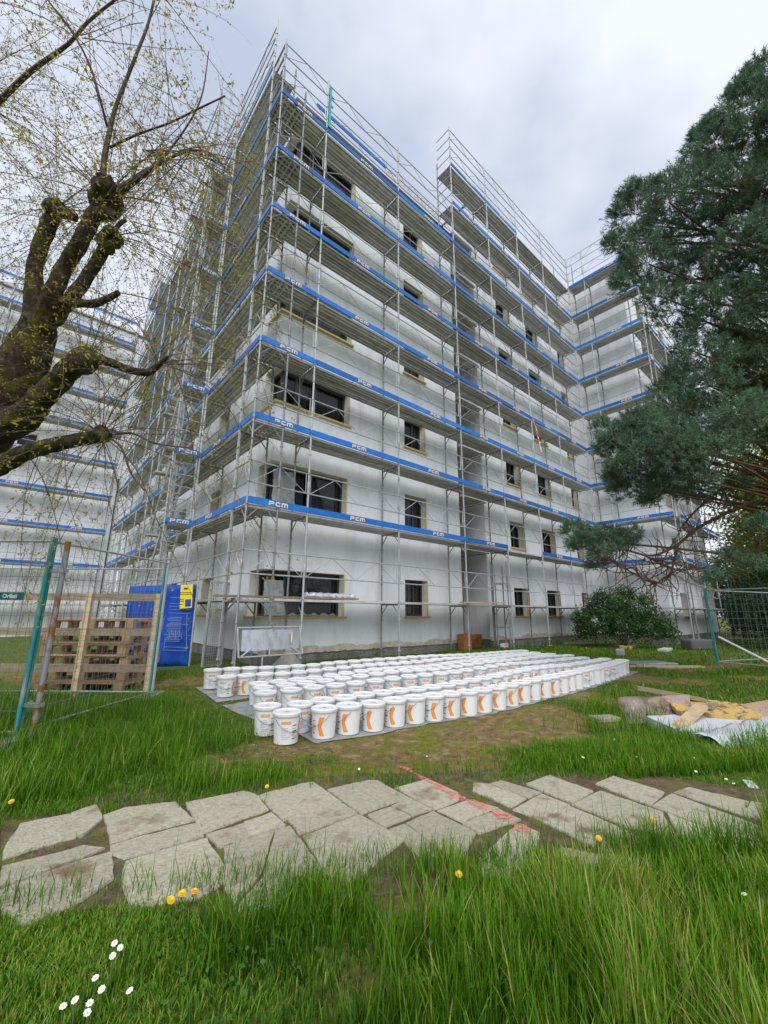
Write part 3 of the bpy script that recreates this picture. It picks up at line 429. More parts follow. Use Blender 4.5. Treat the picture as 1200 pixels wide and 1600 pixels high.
# back walls and roofs close the block so that the rooms are dark
bw=MB(); bw.quad((8.45,DS,TL),(8.45,DS+10,TL),(8.45,DS+10,-.5),(8.45,DS,-.5))
bw.quad((WX,LY,-.5),(WX,LY,TL),(8.45,LY,TL),(8.45,LY,-.5)); bw.quad((27.5,-2.45,-.5),(27.5,12,-.5),(27.5,12,TR),(27.5,-2.45,TR)); bw.quad((8.45,12,-.5),(8.45,12,TR),(27.5,12,TR),(27.5,12,-.5))
bw.quad((8.45,12,-.5),(8.45,LY,-.5),(8.45,LY,TL),(8.45,12,TL))
bw.build('rear_wall',M_WALL,bld)
rf=MB(); rf.box((WX-.09,WX-.09,TL),(8.5,LY,TL+.12)); rf.box((8.5,DS-.3,TL),(9.99,12,TL+.121)); rf.build('roof',mat('roof_edge',(.10,.10,.10),.7),bld)
rf=MB(); rf.box((9.96,WX-.07,TR),(27.6,12.1,TR+.1)); rf.box((18.93,-2.55,TR),(27.6,WX-.07,TR+.1)); rf.build('roof',MATS['roof_edge'],bld)
# floors inside so that daylight does not run through the block
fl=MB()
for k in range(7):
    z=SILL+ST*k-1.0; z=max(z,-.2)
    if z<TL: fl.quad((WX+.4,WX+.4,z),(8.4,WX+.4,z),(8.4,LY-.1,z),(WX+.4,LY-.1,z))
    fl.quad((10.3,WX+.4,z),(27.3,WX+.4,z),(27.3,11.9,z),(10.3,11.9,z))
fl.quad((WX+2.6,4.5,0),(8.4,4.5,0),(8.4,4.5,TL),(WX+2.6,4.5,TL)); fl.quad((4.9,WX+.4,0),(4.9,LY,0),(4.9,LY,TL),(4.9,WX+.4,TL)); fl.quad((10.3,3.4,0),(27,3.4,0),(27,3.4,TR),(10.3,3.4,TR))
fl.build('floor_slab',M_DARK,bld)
# soldered orange block course at the foot of the slot
m_or=mat('orange_hollow_block',(.42,.16,.06),.9,0,.2,(7,(.30,.11,.05),.45,.7,(1,1,1)),rand=.2)
for k,(x,y,w,h) in enumerate([(8.02,.72,.42,.52),(8.06,.70,.36,.28)][:1]):
    tag(MB().box((x,y-.1,-.1),(x+w,y+.14,h)).build('hollow_block',m_or),'orange clay block panel leaning at the wall end beside the slot','clay block')
bc=thing('block_course','low course of orange clay blocks at the foot of the dark slot','masonry',(8.5,1.3,0))
for r_ in range(3):
    for c_ in range(4):
        MB().box((c_*.37+(.1 if r_%2 else 0),.02*((c_+r_)%2),r_*.165-.05),(c_*.37+.355+(.1 if r_%2 else 0),.2,r_*.165+.105)).build('brick',m_or,bc)
# far wing on the left
wg=thing('far_building_wing','plain white rendered wing far left behind the willow and fence','building')
FY=20.5
ops=[(2.1,2.9,4.1,6.7),(7.35,8.15,9.65,10.7),(4.6,5.3,12.4,13.4)]
facade(wg,(-12,FY,0),0,12.93,-.3,18.9,ops)
for o_ in ops: window(wg,(-12,FY,0),0,*o_)
rf=MB(); rf.box((-12.1,FY-.08,18.9),(.9,FY+9,19.0)); rf.build('roof',MATS['roof_edge'],wg)
b=MB(); b.quad((-12,FY,-.3),(-12,FY,18.9),(-12,FY+9,18.9),(-12,FY+9,-.3)); b.quad((-12,FY+3,-.3),(.9,FY+3,-.3),(.9,FY+3,18.9),(-12,FY+3,18.9)); b.build('rear_wall',M_WALL,wg)
MB().tube((.25,FY-.1,-.2),(.25,FY-.1,9.0),.035,8).build('downpipe',M_BLACK,wg)
# ---------------------------------------------------------------- scaffolding
DEP=.73; LV=lambda k:1.5+2*k
_sc={}
def cached(key,fn):
    if key not in _sc: _sc[key]=fn()
    return _sc[key]
def deck_mesh(L):
    def fn():
        b=MB(); w=.325; t=.055; prof=[]
        # hollow steel plank: flat top, folded sides, three ribs below
        ys=[0,.012,.012,.055,.07,.12,.135,.19,.205,.255,.27,w-.012,w-.012,w]
        zs=[-t,-t,-.016,-.016,-.05,-.05,-.016,-.016,-.05,-.05,-.016,-.016,-t,-t]
        k=len(b.v)
        for x in (.02,L-.02):
            b.v+=[(x,y,z) for y,z in zip(ys,zs)]+[(x,w,0),(x,0,0)]
        n_=len(ys)+2
        for i in range(n_): j=(i+1)%n_; b.f.append((i,j,n_+j,n_+i))
        b.f.append(tuple(range(n_))[::-1]); b.f.append(tuple(range(n_,2*n_)))
        return b.mesh('deck_plank',M_DECK)
    return cached(('deck',round(L,2)),fn)
def toe_mesh(L):
    def fn():
        b=MB(); b.box((.03,-.026,.012),(L-.03,0,.165)); b.box((.0,-.030,.03),(.09,.004,.14)); b.box((L-.09,-.030,.03),(L,.004,.14)); return b.mesh('toe_board',M_BLUE)
    return cached(('toe',round(L,2)),fn)
def letters(s=1.):
    def fn():
        b=MB(); y=-.0305; th=.003; w=.029
        def bar(x0,z0,x1,z1): b.box((x0,y-th,z0),(x1,y,z1))
        H=.098; z=.036
        bar(0,z,w,z+.062); bar(0,z+.0745,w*1.0,z+H); bar(w,z+H-w,.105,z+H); bar(.105,z+.042,.13,z+H-.006); bar(w,z+.034,.115,z+.056)   # P
        x=.165; bar(x,z+.012,x+w,z+H-.012); bar(x+.012,z+H-w,x+.115,z+H); bar(x+.012,z,x+.115,z+w)                                       # C
        x=.31; bar(x,z,x+w,z+H-.01); bar(x+.010,z+H-w,x+.15,z+H); bar(x+.068,z,x+.068+w,z+H-w); bar(x+.136,z,x+.16,z+H-.012)              # M
        return b.mesh('lettering',M_PCM)
    return cached('pcm',fn)
def rail_mesh(L,kind='full'):
    def fn():
        b=MB(); r=.0165
        if kind=='full':
            for z in (.5,1.0): b.tube((.03,.02,z),(L-.03,.02,z),r,6)
            b.tube((.06,.02,.5),(.06,.02,1.0),.012,5); b.tube((L-.06,.02,.5),(L-.06,.02,1.0),.012,5)
            n_=2 if L>2 else 1; pts=[]
            for i in range(2*n_+1): pts.append((.06+(L-.12)*i/(2*n_),.022,.5 if i%2==0 else 1.0))
            for i in range(2*n_): b.tube(pts[i],pts[i+1],.0085,5)
        return b.mesh('guard_rail',M_GALV,True)
    return cached(('rail',round(L,2),kind),fn)
def transom_mesh(dep):
    def fn():
        b=MB(); b.tube((0,0,-.075),(0,dep,-.075),.022,6); b.tube((0,0,-.36),(0,.24,-.09),.014,5); b.tube((0,dep,-.36),(0,dep-.24,-.09),.014,5); return b.mesh('transom',M_GALVD,True)
    return cached(('tr',round(dep,2)),fn)
def standard_mesh(z0,z1,mm):
    def fn():
        b=MB(); b.tube((0,0,z0+.22),(0,0,z1),.0245,8)
        b.tube((0,0,z0+.02),(0,0,z0+.3),.015,6); b.lathe([(.03,z0+.2),(.045,z0+.21),(.045,z0+.235),(.03,z0+.245)],8); b.box((-.075,-.075,z0+.002),(.075,.075,z0+.014))
        z=math.ceil((z0+.4)*2)/2
        while z<z1-.05:
            b.lathe([(.026,z-.012),(.040,z-.008),(.040,z+.008),(.026,z+.012)],8)
            if abs((z-1.5)%2-.5)<.01: b.lathe([(.026,z+.09),(.031,z+.1),(.031,z+.27),(.026,z+.28)],8)
            z+=.5
        b.tube((0,0,z1),(0,0,z1+.12),.017,6)
        return b.mesh('standard',mm,True)
    return cached(('st',round(z0,2),round(z1,2),mm.name),fn)
def scaffold(name,label,org,rz,stations,top,tops=None,lo=1,dep=DEP,ground=0.,text=True,inner_first=True,cat='scaffold',letter_from=0.,skip=(),notoe=(),noend=False,inner_tops=None,textprob=1.):
    """stations: u positions; top[i]: highest deck level of bay i; decks from lo up, thin work deck on level 0"""
    S=thing(name,label,cat,org,rz)
    nb=len(stations)-1
    for i,u in enumerate(stations):
        tl=max(([top[i]] if i<nb else [])+([top[i-1]] if i>0 else []))
        z1=LV(tl)+2.02
        put('standard',standard_mesh(ground,z1,M_GALV),S,(u,0,0))
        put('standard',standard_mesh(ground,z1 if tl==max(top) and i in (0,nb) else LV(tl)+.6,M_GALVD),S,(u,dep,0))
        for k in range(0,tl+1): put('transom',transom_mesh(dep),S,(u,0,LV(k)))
    for i in range(nb):
        L=stations[i+1]-stations[i]; u=stations[i]
        for k in range(0,top[i]+1):
            if (i,k) in skip: continue
            z=LV(k)
            nm='deck_plank'
            put(nm,deck_mesh(L),S,(u,.03,z)); put(nm,deck_mesh(L),S,(u,.03+.34,z))
            if L>.6: put('guard_rail',rail_mesh(L),S,(u,0,z))
            if k>=lo and (i,k) not in notoe:
                t_=put('toe_board',toe_mesh(L),S,(u,0,z))
                if text and L>1.2 and random.random()<textprob:
                    put('lettering',letters(),t_,(L*(.33 if L<2 else random.choice((.42,.44,.47)))-.0,0,0))
            if k==top[i]:
                if L>.6: put('guard_rail',rail_mesh(L),S,(u,0,z+1.0))
    return S
# front of the main block
fs=scaffold('scaffold','tall galvanised scaffold with blue lettered boards along the long front facade','' or (0,0,0),0,[0,1.5,4.5,7.5,10,12.5,15,18],[7,7,7,9,9,9,9],notoe=((4,1),(5,9),(6,9)))
em=MB().tube((0,0,0),(0,DEP,0),.0165,6).mesh('end_rail',M_GALV,True)   # end rails at the high step and at the near corner
for u,k in ((7.5,9),(7.5,8),(0,7)):
    for z in (.5,1.0,1.5,2.0): put('end_rail',em,fs,(u,0,LV(k)+z))
# planks reaching into the slot
for k in range(1,9):
    for j in range(4): put('deck_plank',deck_mesh(1.46),fs,(8.5,.80+j*.36,LV(k)))
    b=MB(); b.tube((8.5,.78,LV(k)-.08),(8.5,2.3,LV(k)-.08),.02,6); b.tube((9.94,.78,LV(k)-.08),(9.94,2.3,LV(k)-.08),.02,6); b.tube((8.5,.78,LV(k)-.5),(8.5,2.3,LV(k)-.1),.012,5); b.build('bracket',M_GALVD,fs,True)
# board and lattice girder at the roof edge
t_=put('toe_board',toe_mesh(3.0),fs,(1.5,DEP,LV(8)-.1))
put('guard_rail',rail_mesh(3.0),fs,(4.5,DEP,LV(8)-.7))
b=MB(); z=LV(8)-.28
b.box((4.5,DEP-.02,z),(7.5,DEP+.02,z+.04)); b.box((4.5,DEP-.02,z+.3),(7.5,DEP+.02,z+.34))
for j in range(30): x=4.5+j*.1; b.obox((x,DEP,z+.04),(x+.1 if j%2 else x-.0,DEP,z+.3),.02,.02)
b.build('lattice_girder',M_DECK,fs)
# green-blue post clipped on the second standard near the top
gp=MB(); gp.box((1.53,-.05,15.75),(1.60,.02,17.35)); gp.box((1.50,-.06,15.7),(1.66,.0,15.78)); gp.box((1.50,-.045,17.0),(1.70,-.015,17.05)); gp.box((1.6,-.04,16.6),(1.68,-.01,16.68))
tag(gp.build('hoist_post',mat('turquoise_paint',(.03,.38,.36),.5)),'turquoise square post clipped to the top of the second scaffold standard','post')
# timber boards on the low work deck
for k,(a,c,lab,mm) in enumerate([((-.35,.32,1.535),(3.3,.36,1.545),'brown timber board on the low deck in front of the ground-floor corner window',M_WOOD),((7.05,-.12,1.53),(9.05,-.3,1.56),'long pale timber board sticking out of the low deck near the slot',M_WOODL)]):
    b=MB(); b.obox(a,c,.22,.04); tag(b.build('timber_board',mm),lab,'board')
# rolled foil and tools on the low deck
b=MB(); 
nn_=26; fp=[(1.72+1.5*j/nn_,.3+.012*math.sin(j*1.3),1.60+.012*math.sin(j*2.1)) for j in range(nn_+1)]; b.path(fp,[.055+.016*math.sin(j*1.9)+random.uniform(-.012,.012) for j in range(nn_+1)],9)
b.path([(1.9+1.3*j/12,.38,1.655+.01*math.sin(j*3)) for j in range(13)],[.02+random.uniform(-.006,.006) for j in range(13)],6); tag(b.build('foil_bundle',mat('pale_foil',(.62,.68,.72),.3,.2,.5,(14,(.38,.45,.52),.45,.65,(1,1,1))),None,True),'crumpled bundle of pale foil lying on the low scaffold deck','foil bundle')
# left side of the block (u runs from the far end towards the corner)
LS=[0,3,6,9,11.7,14.2,17.2,18]
ls=scaffold('scaffold','galvanised scaffold along the receding left facade behind the stair tower',(0,18,0),-math.pi/2,LS,[9,8,8,8,8,8,7],textprob=.9)
# wing on the right
ws=scaffold('scaffold','galvanised scaffold on the short wing wall at the inner corner',(18,0,0),-math.pi/2,[0.03,.9,3.4],[9,9])
we=scaffold('scaffold','galvanised scaffold around the wing end, half hidden by the pine',(18.78,-3.4,0),0,[0,2.5,5,7.5],[7,7,7])
# far left wing
fl_=scaffold('scaffold','far scaffold with faint blue boards on the white wing at far left',(-12.1,19.5,0),0,[0,3,6,9,12],[8,8,8,8],lo=1)
for k in (9,):
    for u in (0,3,6,9): put('toe_board',toe_mesh(3.0),fl_,(u,.2,LV(k)-.35))
# stair tower in front of the left facade
stw=thing('stair_tower','narrow galvanised stair tower with lettered boards in front of the left facade','stair tower',(-.78,3.42,0))
for x in (0,.70):
    for y in (0,2.5):
        put('standard',standard_mesh(0,19.6,M_GALV),stw,(x,y,0))
        if y==0: put('standard',standard_mesh(0,18.9,M_GALV),stw,(x+(.06 if x==0 else -.06),.05,0))
for k in range(0,9):
    z=LV(k)
    b=MB()
    for zz in (.35,.7,1.05,1.4,1.75): b.tube((.06,.05,z+zz),(.64,.05,z+zz),.012,5)
    b.tube((.14,.05,z+.2),(.14,.05,z+1.6),.014,5); b.build('ladder_rung',M_GALV,stw,True)
    for zz in (.5,1.0):
        b=MB(); b.tube((0,0,z+zz),(0,2.5,z+zz),.0165,6); b.build('guard_rail',M_GALV,stw,True)
    if k<8 and k>0:
        put('deck_plank',deck_mesh(.66),stw,(.02,.03,z)); put('deck_plank',deck_mesh(.66),stw,(.02,.37,z)); put('deck_plank',deck_mesh(.66),stw,(.02,2.1,z))
        t_=put('toe_board',toe_mesh(.68),stw,(.01,-.03,z-.02)); put('lettering',letters(),t_,(.10,0,0))
    if k<7:
        s_=MB()
        for x in (.12,.58): s_.obox((x,2.15,z+.05),(x,.7,z+1.98),.03,.14)
        fo_=s_.build('stair_flight',M_ALU,stw)
        for j in range(8):
            f=(j+.6)/8; MB().box((.13,2.15-1.45*f-.09,z+.02+1.95*f),(.57,2.15-1.45*f+.09,z+.05+1.95*f)).build('tread',M_ALU,fo_)
# loose ladder frame at the slot foot
lt=thing('access_ladder_tower','low free-standing tube ladder tower at the slot foot','ladder tower',(9.0,-.05,-.02))
for x,y,h in ((.0,0,2.75),(.75,.0,2.95),(1.0,.35,2.8),(.3,.35,2.9)):
    put('standard',standard_mesh(0,h,M_GALVD),lt,(x,y,0))
b=MB()
for z in (.75,1.5,2.25):
    b.tube((0,0,z),(.75,0,z),.015,6); b.tube((.3,.35,z),(1.0,.35,z),.015,6)
b.tube((.75,0,1.3),(1.0,.35,.8),.012,5); b.build('cross_bar',M_GALVD,lt,True)
# barrier tape knotted on a standard
b=MB(); pts=[(12.5,-.05,9.62),(12.56,-.07,9.4),(12.7,-.09,9.15),(12.78,-.08,8.9),(12.95,-.07,8.5),(13.05,-.06,8.1)]
for i in range(len(pts)-1):
    a,c=Vector(pts[i]),Vector(pts[i+1]); b.quad(a+Vector((-.06,0,0)),a+Vector((.06,.02,0)),c+Vector((.06,-.02,0)),c+Vector((-.06,0,0)))
m_tape=mat('barrier_tape',(.75,.12,.10),.5,0,.4,(9,(.82,.80,.78),.5,.54,(.2,.2,1)))
b2_=MB()
for v_ in b.v: pass
for i in range(0,len(b.v)): b2_.v.append((b.v[i][0],b.v[i][1]+.004,b.v[i][2]))
b.v+=b2_.v; k=len(b2_.v); b.f+=[tuple(k+i for i in f[::-1]) for f in list(b.f)]
tag(b.build('barrier_tape',m_tape),'red and white barrier tape hanging from a scaffold standard halfway up','tape')
# polished metal chute plate in its tube frame at the foot of the corner bay
ch=thing('metal_chute','shiny sheet-metal plate in a tube frame at the foot of the corner bay','metal sheet',(.02,-.1,0))
b=MB()
b.quad((.06,-.02,.86),(1.22,-.02,.86),(1.14,-.16,.46),(.02,-.16,.46)); b.quad((.06,-.01,.86),(.02,-.15,.46),(1.14,-.15,.46),(1.22,-.01,.86)); b.build('plate',M_ALU,ch)
b=MB()
for p_ in (((-.04,-.03,.9),(1.36,-.03,.9)),((-.04,-.2,.35),(1.36,-.2,.35)),((-.04,-.03,.9),(-.04,-.2,.35)),((1.36,-.03,.9),(1.36,-.2,.35)),((0,-.2,.36),(.22,-.16,.5)),((1.3,-.2,.36),(1.1,-.16,.5)),((.6,-.2,.36),(.6,-.17,.5)),((.45,-.2,.35),(.45,-.2,-.05)),((-.04,-.03,.9),(-.04,-.03,-.05)),((1.36,-.03,.35),(1.36,-.03,-.05))): b.tube(*p_,.018,6)
b.build('tube_frame',M_GALV,ch,True)
b=MB(); b.obox((1.10,-.17,.58),(1.14,-.08,.78),.03,.02); b.build('strap',M_SILL,ch)
# mesh gate standing open beside the corner
gt=thing('mesh_gate','grey mesh gate leaning open beside the near scaffold corner','gate',(-.10,1.45,0),R(8))
b=MB()
for p_ in (((0,0,0),(0.02,0,1.88)),((.44,0,.03),(.46,0,1.88)),((0,0,0),(.44,0,.03)),((.02,0,1.88),(.46,0,1.88)),((.0,0,1.25),(.46,0,1.25))): b.obox(*p_,.04,.04)
b.build('gate_frame',M_GALV,gt)
b=MB()
for j in range(1,10): b.tube((j*.045,.0,.03),(j*.045+.02,0,1.86),.004,4)
for j in range(1,31): b.tube((.0,.005,.06*j),(.45,.005,.06*j),.004,4)
b.build('wire_mesh',M_GALV,gt)
# blue banner on its frame, with the yellow notice
bn=thing('blue_banner','deep blue printed net banner hung on the scaffold behind the pallets','banner',(-.27,1.86,0))
bd=Vector((-1.15,1.1,0)); 
m_ban=mat('blue_net',(.006,.055,.33),.7,0,.3,(5,(.010,.085,.43),.45,.65,(1,1,1)),bump=(60,.3,.01))
b=MB(); nu,nv=16,12
for i in range(nu+1):
    for j in range(nv+1):
        f=i/nu; h=j/nv; wv=.03*math.sin(f*14+h*3)+.02*math.sin(h*9+f*4)
        p_=bd*f+Vector((.69,.72,0))*wv; b.v.append((p_.x,p_.y,-.02+(1.85-.05*f)*h))
for i in range(nu):
    for j in range(nv): a=i*(nv+1)+j; b.f.append((a,a+1,a+nv+2,a+nv+1))
me=b.mesh('net',m_ban,True); me.materials[0]=m_ban; o=put('net',me,bn); mo=o.modifiers.new('thick','SOLIDIFY'); mo.thickness=.004
# printed white line drawing on the banner: floor plan lines and small text rows
m_prn=mat('white_print',(.20,.28,.56),.7)
b=MB(); dn=bd.normalized(); off=Vector((-.69,-.72,0))*.055
def pl_(f0,h0,f1,h1,w=.006):
    a=bd*f0+off+Vector((0,0,h0)); c=bd*f1+off+Vector((0,0,h1)); b.obox(a,c,.002,w,(0,0,1)) if abs(h1-h0)<.02 else b.obox(a,c,w,.002,(.7,.7,0))
for j in range(16): pl_(.14+.02*random.random(),.55+j*.035,.30+.10*random.random(),.55+j*.035,.010)
for h_ in (.35,.42,.92,1.17,1.25,1.32,1.38,1.52): pl_(.03,h_,.36,h_+.005,.008)
pl_(.03,.35,.08,1.15,.01); pl_(.36,.35,.36,.62,.01)
for j in range(7): pl_(.12+.03*j,.6+.05*(j%3),.13+.03*j,.75+.05*(j%2),.012)
b.build('print',m_prn,bn)
MB().tube((0.02,-.02,-.05),(0.02,-.02,2.1),.024,8).build('post',M_GALV,bn,True)
b=MB(); yo=off*1.5
a=bd*.02+yo; c=bd*.20+yo
m_yel=mat('yellow_notice',(.80,.60,.02),.5)
ntc=thing('notice_board','yellow notice board at the top corner of the blue banner','notice',(bn.location.x,bn.location.y,0))
b.obox(a+Vector((0,0,1.56)),c+Vector((0,0,1.54)),.006,.54); b.build('board',m_yel,ntc)
b=MB(); o2=yo*1.12
for f0,f1,h_,w in ((.10,.16,1.73,.035),(.04,.21,1.64,.008),(.04,.21,1.60,.008),(.14,.20,1.48,.01),(.14,.20,1.44,.01),(.15,.20,1.37,.01)):
    b.obox(bd*f0+o2+Vector((0,0,h_)),bd*f1+o2+Vector((0,0,h_-.003)),.003,w)
b.build('print',M_BLACK,ntc)
b=MB(); b.obox(bd*.03+o2+Vector((0,0,1.41)),bd*.115+o2+Vector((0,0,1.40)),.003,.16); b.build('blue_field',m_ban,ntc)

# protective film hung over parts of the two lowest corner windows
def film(lab,p0,p1,z0,z1,bulge,seed):
    rr=random.Random(seed); p0=Vector(p0);p1=Vector(p1); d=p1-p0; nv=Vector((d.y,-d.x,0)).normalized(); b=MB(); nu,nv_=12,14
    for i in range(nu+1):
        for j in range(nv_+1):
            u=i/nu;v=j/nv_; q=p0+d*u*(1-.12*v)+nv*(bulge*(1-v)*.8+.02*math.sin(u*13+v*6+seed)+.015*math.sin(v*19+u*7)+rr.uniform(-.006,.006)); b.v.append((q.x,q.y,z0+(z1-z0)*v))
    for i in range(nu):
        for j in range(nv_): a=i*(nv_+1)+j; b.f.append((a,a+nv_+1,a+nv_+2,a+1))
    tag(b.build('protective_film',M_FILM,None,True),lab,'plastic film')
film('clear plastic film hanging over the left pane of the ground-floor corner window',(1.06,1.12,0),(1.62,1.10,0),1.13,1.98,.12,1)
film('crumpled clear film on the left pane of the first-floor corner window',(1.10,1.14,0),(1.75,1.12,0),3.92,4.85,.06,4)
b=MB()                                                      # film slumped on the sill
for i in range(31):
    for j in range(5): b.v.append((1.15+1.9*i/30,.90+.07*j,1.112+.05*math.sin(j*.78)*(1+.6*math.sin(i*1.3))+random.uniform(0,.012)))
for i in range(30):
    for j in range(4): a=i*5+j; b.f.append((a,a+5,a+6,a+1))
tag(b.build('protective_film',M_FILM,None,True),'whitish film slumped along the ground-floor corner window sill','plastic film')
# ---------------------------------------------------------------- buckets
m_bk=mat('white_plastic',(.76,.77,.775),.32,0,.5,(3,(.72,.73,.74),.5,.8,(1,1,1)),rand=.03)
m_org=mat('orange_print',(.85,.30,.045),.5)
m_gry=mat('grey_print',(.42,.46,.55),.5); m_nav=mat('dark_print',(.04,.05,.09),.5)
H=.295; r0,r1=.124,.141
b=MB().lathe([(r0-.01,0),(r0,.006),(r0+(r1-r0)*.8,H*.8),(r1-.002,H*.9),(r1+.004,H*.9),(r1+.004,H*.97),(r1-.004,H*.97),(r1-.004,H)],24); me_body=b.mesh('body',m_bk,True)
b=MB().lathe([(r1+.010,H-.030),(r1+.0125,H-.027),(r1+.0125,H+.001),(r1+.006,H+.008),(r1-.012,H+.008),(r1-.018,H+.001),(r1-.06,H-.002),(.02,H)],24); me_lid=b.mesh('lid',m_bk,True)
rad=lambda z:r0+(r1-r0)*z/H+.0012
def wrap(b,a0,a1,z0,z1,n_=4):
    for i in range(n_):
        t0=a0+(a1-a0)*i/n_;t1=a0+(a1-a0)*(i+1)/n_
        P=lambda t,z:(rad(z)*math.cos(t),rad(z)*math.sin(t),z)
        b.quad(P(t0,z0),P(t1,z0),P(t1,z1),P(t0,z1))
def emblem():
    b=MB(); n_=18; z0,z1=.035,.225
    def e(t):
        s=2*t-1; xl=.05+.16*abs(s)**2.0+(.05 if t<.5 else 0)*abs(s); xr=.40+.34*abs(s)**1.3; return xl,xr
    for i in range(n_):
        t0=i/n_;t1=(i+1)/n_; (a,c),(d,f)=e(t0),e(t1); P=lambda u,t:(rad(z0+(z1-z0)*t)*math.cos(-.42+u*.85),rad(z0+(z1-z0)*t)*math.sin(-.42+u*.85),z0+(z1-z0)*t)
        b.quad(P(a,t0),P((a+c)/2,t0),P((d+f)/2,t1),P(d,t1)); b.quad(P((a+c)/2,t0),P(c,t0),P(f,t1),P((d+f)/2,t1))
    return b.mesh('emblem',m_org)
me_emb=emblem()
b=MB()
x=-.95
while x<-.25:
    w=random.uniform(.05,.085); wrap(b,x-.9,x-.9+w,.197,.197+random.choice((.028,.03,.036)),1); x+=w+.022
me_word=b.mesh('wordmark',m_org)
b=MB()
for j in range(7): wrap(b,-1.85,-1.85+random.uniform(.35,.8),.16-.017*j,.166-.017*j,3)
for j in range(4): wrap(b,-.98,-.98+random.uniform(.18,.34),.15-.02*j,.157-.02*j,2)
me_txt=b.mesh('small_print',m_gry)
b=MB(); wrap(b,-.95,-.58,.125,.137,3); wrap(b,-.95,-.7,.055,.064,2); wrap(b,-.98,-.62,.18,.187,2); me_nav=b.mesh('dark_print',m_nav)
b=MB(); hp=[]
for j in range(19):
    t=math.pi*j/18; hp.append((math.cos(t)*(r1+.012)*1.0,-.03-math.sin(t)*(r1-.005),H-.045-.125*math.sin(t)))
b.path(hp,.0032,5); b.tube(hp[8],hp[10],.008,6); me_han=b.mesh('handle',M_GALVD,True)
rows=[('back row',lambda t:-1.0-.78*t,-.74,7.65,.31),('second row from the wall',lambda t:-1.54-.6*t,-.70,7.75,.31),('third row from the wall',lambda t:-2.21-.30*t,-.47,7.9,.318),
('middle row',lambda t:-2.58-.36*t,-.57,8.0,.34),('fifth row from the wall',lambda t:-3.02-.5*t,-.76,7.7,.36),('second row from the front',lambda t:-3.95-.06*math.sin(t*3)-.02*t,-.77,7.85,.312),('front row',lambda t:float(np.interp(t,(0,.1,.25,.35,.5,.65,.85,1),(-4.28,-4.44,-4.58,-4.68,-4.72,-4.68,-4.53,-4.40))),-.66,7.9,.307)]
BK=[]
def bucket(x,y,ang,label,z=None):
    r=thing('bucket',label,'bucket',(x,y,float(gz(x,y))+.006 if z is None else z),ang,'white paint buckets lined up on the lawn')
    put('body',me_body,r); put('lid',me_lid,r); put('handle',me_han,r,(0,0,0),random.uniform(-.25,.25)+.5)
    put('emblem',me_emb,r); put('wordmark',me_word,r); put('small_print',me_txt,r); put('dark_print',me_nav,r)
    BK.append((x,y)); return r
face=math.atan2(CAM.y+4,CAM.x-0)
for nm,fy,xa,xb,pt in rows:
    nk=int((xb-xa)/pt)+1
    for i in range(nk):
        x=xa+pt*i; t=i/(nk-1); x_=x+random.uniform(-.008,.008); y_=fy(t)+random.uniform(-.018,.018)
        to=math.atan2(CAM.y-y_,CAM.x-x_)
        if nm=='front row': a=to+random.uniform(-.45,.15)+.15
        elif nm in('middle row','fifth row from the wall'): a=to+1.75+random.uniform(-.4,.4)
        else: a=to+random.choice((.9,1.3,1.9,-.3))+random.uniform(-.3,.3)
        if nm=='front row' and t>.55 and random.random()<.4: a+=2.2
        lab=f'white lidded bucket with orange print, {ORD(i+1)} from left in the {nm}'
        if i==nk-1: lab=f'white lidded bucket at the far right end of the {nm}'
        bucket(x_,y_,a,lab)
bucket(-1.12,-3.83,math.atan2(CAM.y+3.83,CAM.x+1.12)+1.35,'white lidded bucket on the grass just behind the nearest one')
bucket(-1.09,-4.23,math.atan2(CAM.y+4.2,CAM.x+1.1)+1.45,'white lidded bucket standing nearest to the camera on the grass')
# grey sheets under the buckets
m_sht=mat('grey_sheet',(.30,.31,.31),.6,0,.3,(6,(.18,.18,.175),.45,.7,(1,1,1)))
for lab,x0,x1,ya,yb,yc,yd in (('grey plastic sheet under the two front rows of buckets',-.85,8.1,lambda t:float(np.interp(t,(0,.1,.25,.35,.5,.65,.85,1),(-4.44,-4.60,-4.74,-4.84,-4.88,-4.84,-4.69,-4.56))),lambda t:-3.74-.04*t,0,0),
    ('grey plastic sheet under the middle rows of buckets',-.92,8.15,lambda t:-3.26-.5*t,lambda t:-2.0-.3*t,0,0),('grey plastic sheet under the back rows of buckets',-.93,7.9,lambda t:-1.78-.6*t,lambda t:-.80-.75*t,0,0)):
    b=MB(); n_=70
    for i in range(n_+1):
        t=i/n_; x=x0+(x1-x0)*t
        for j in range(5):
            y=ya(t)*(1-j/4)+yb(t)*j/4; ed=(j in(0,4)) or i in (0,n_)
            b.v.append((x,y+(random.uniform(-.03,.03) if ed else 0),float(gz(x,y))+.004+(random.uniform(0,.012) if ed else 0)))
    for i in range(n_):
        for j in range(4): a=i*5+j; b.f.append((a,a+5,a+6,a+1))
    o=b.build('ground_sheet',m_sht); mo=o.modifiers.new('thick','SOLIDIFY'); mo.thickness=.003; tag(o,lab,'sheet')
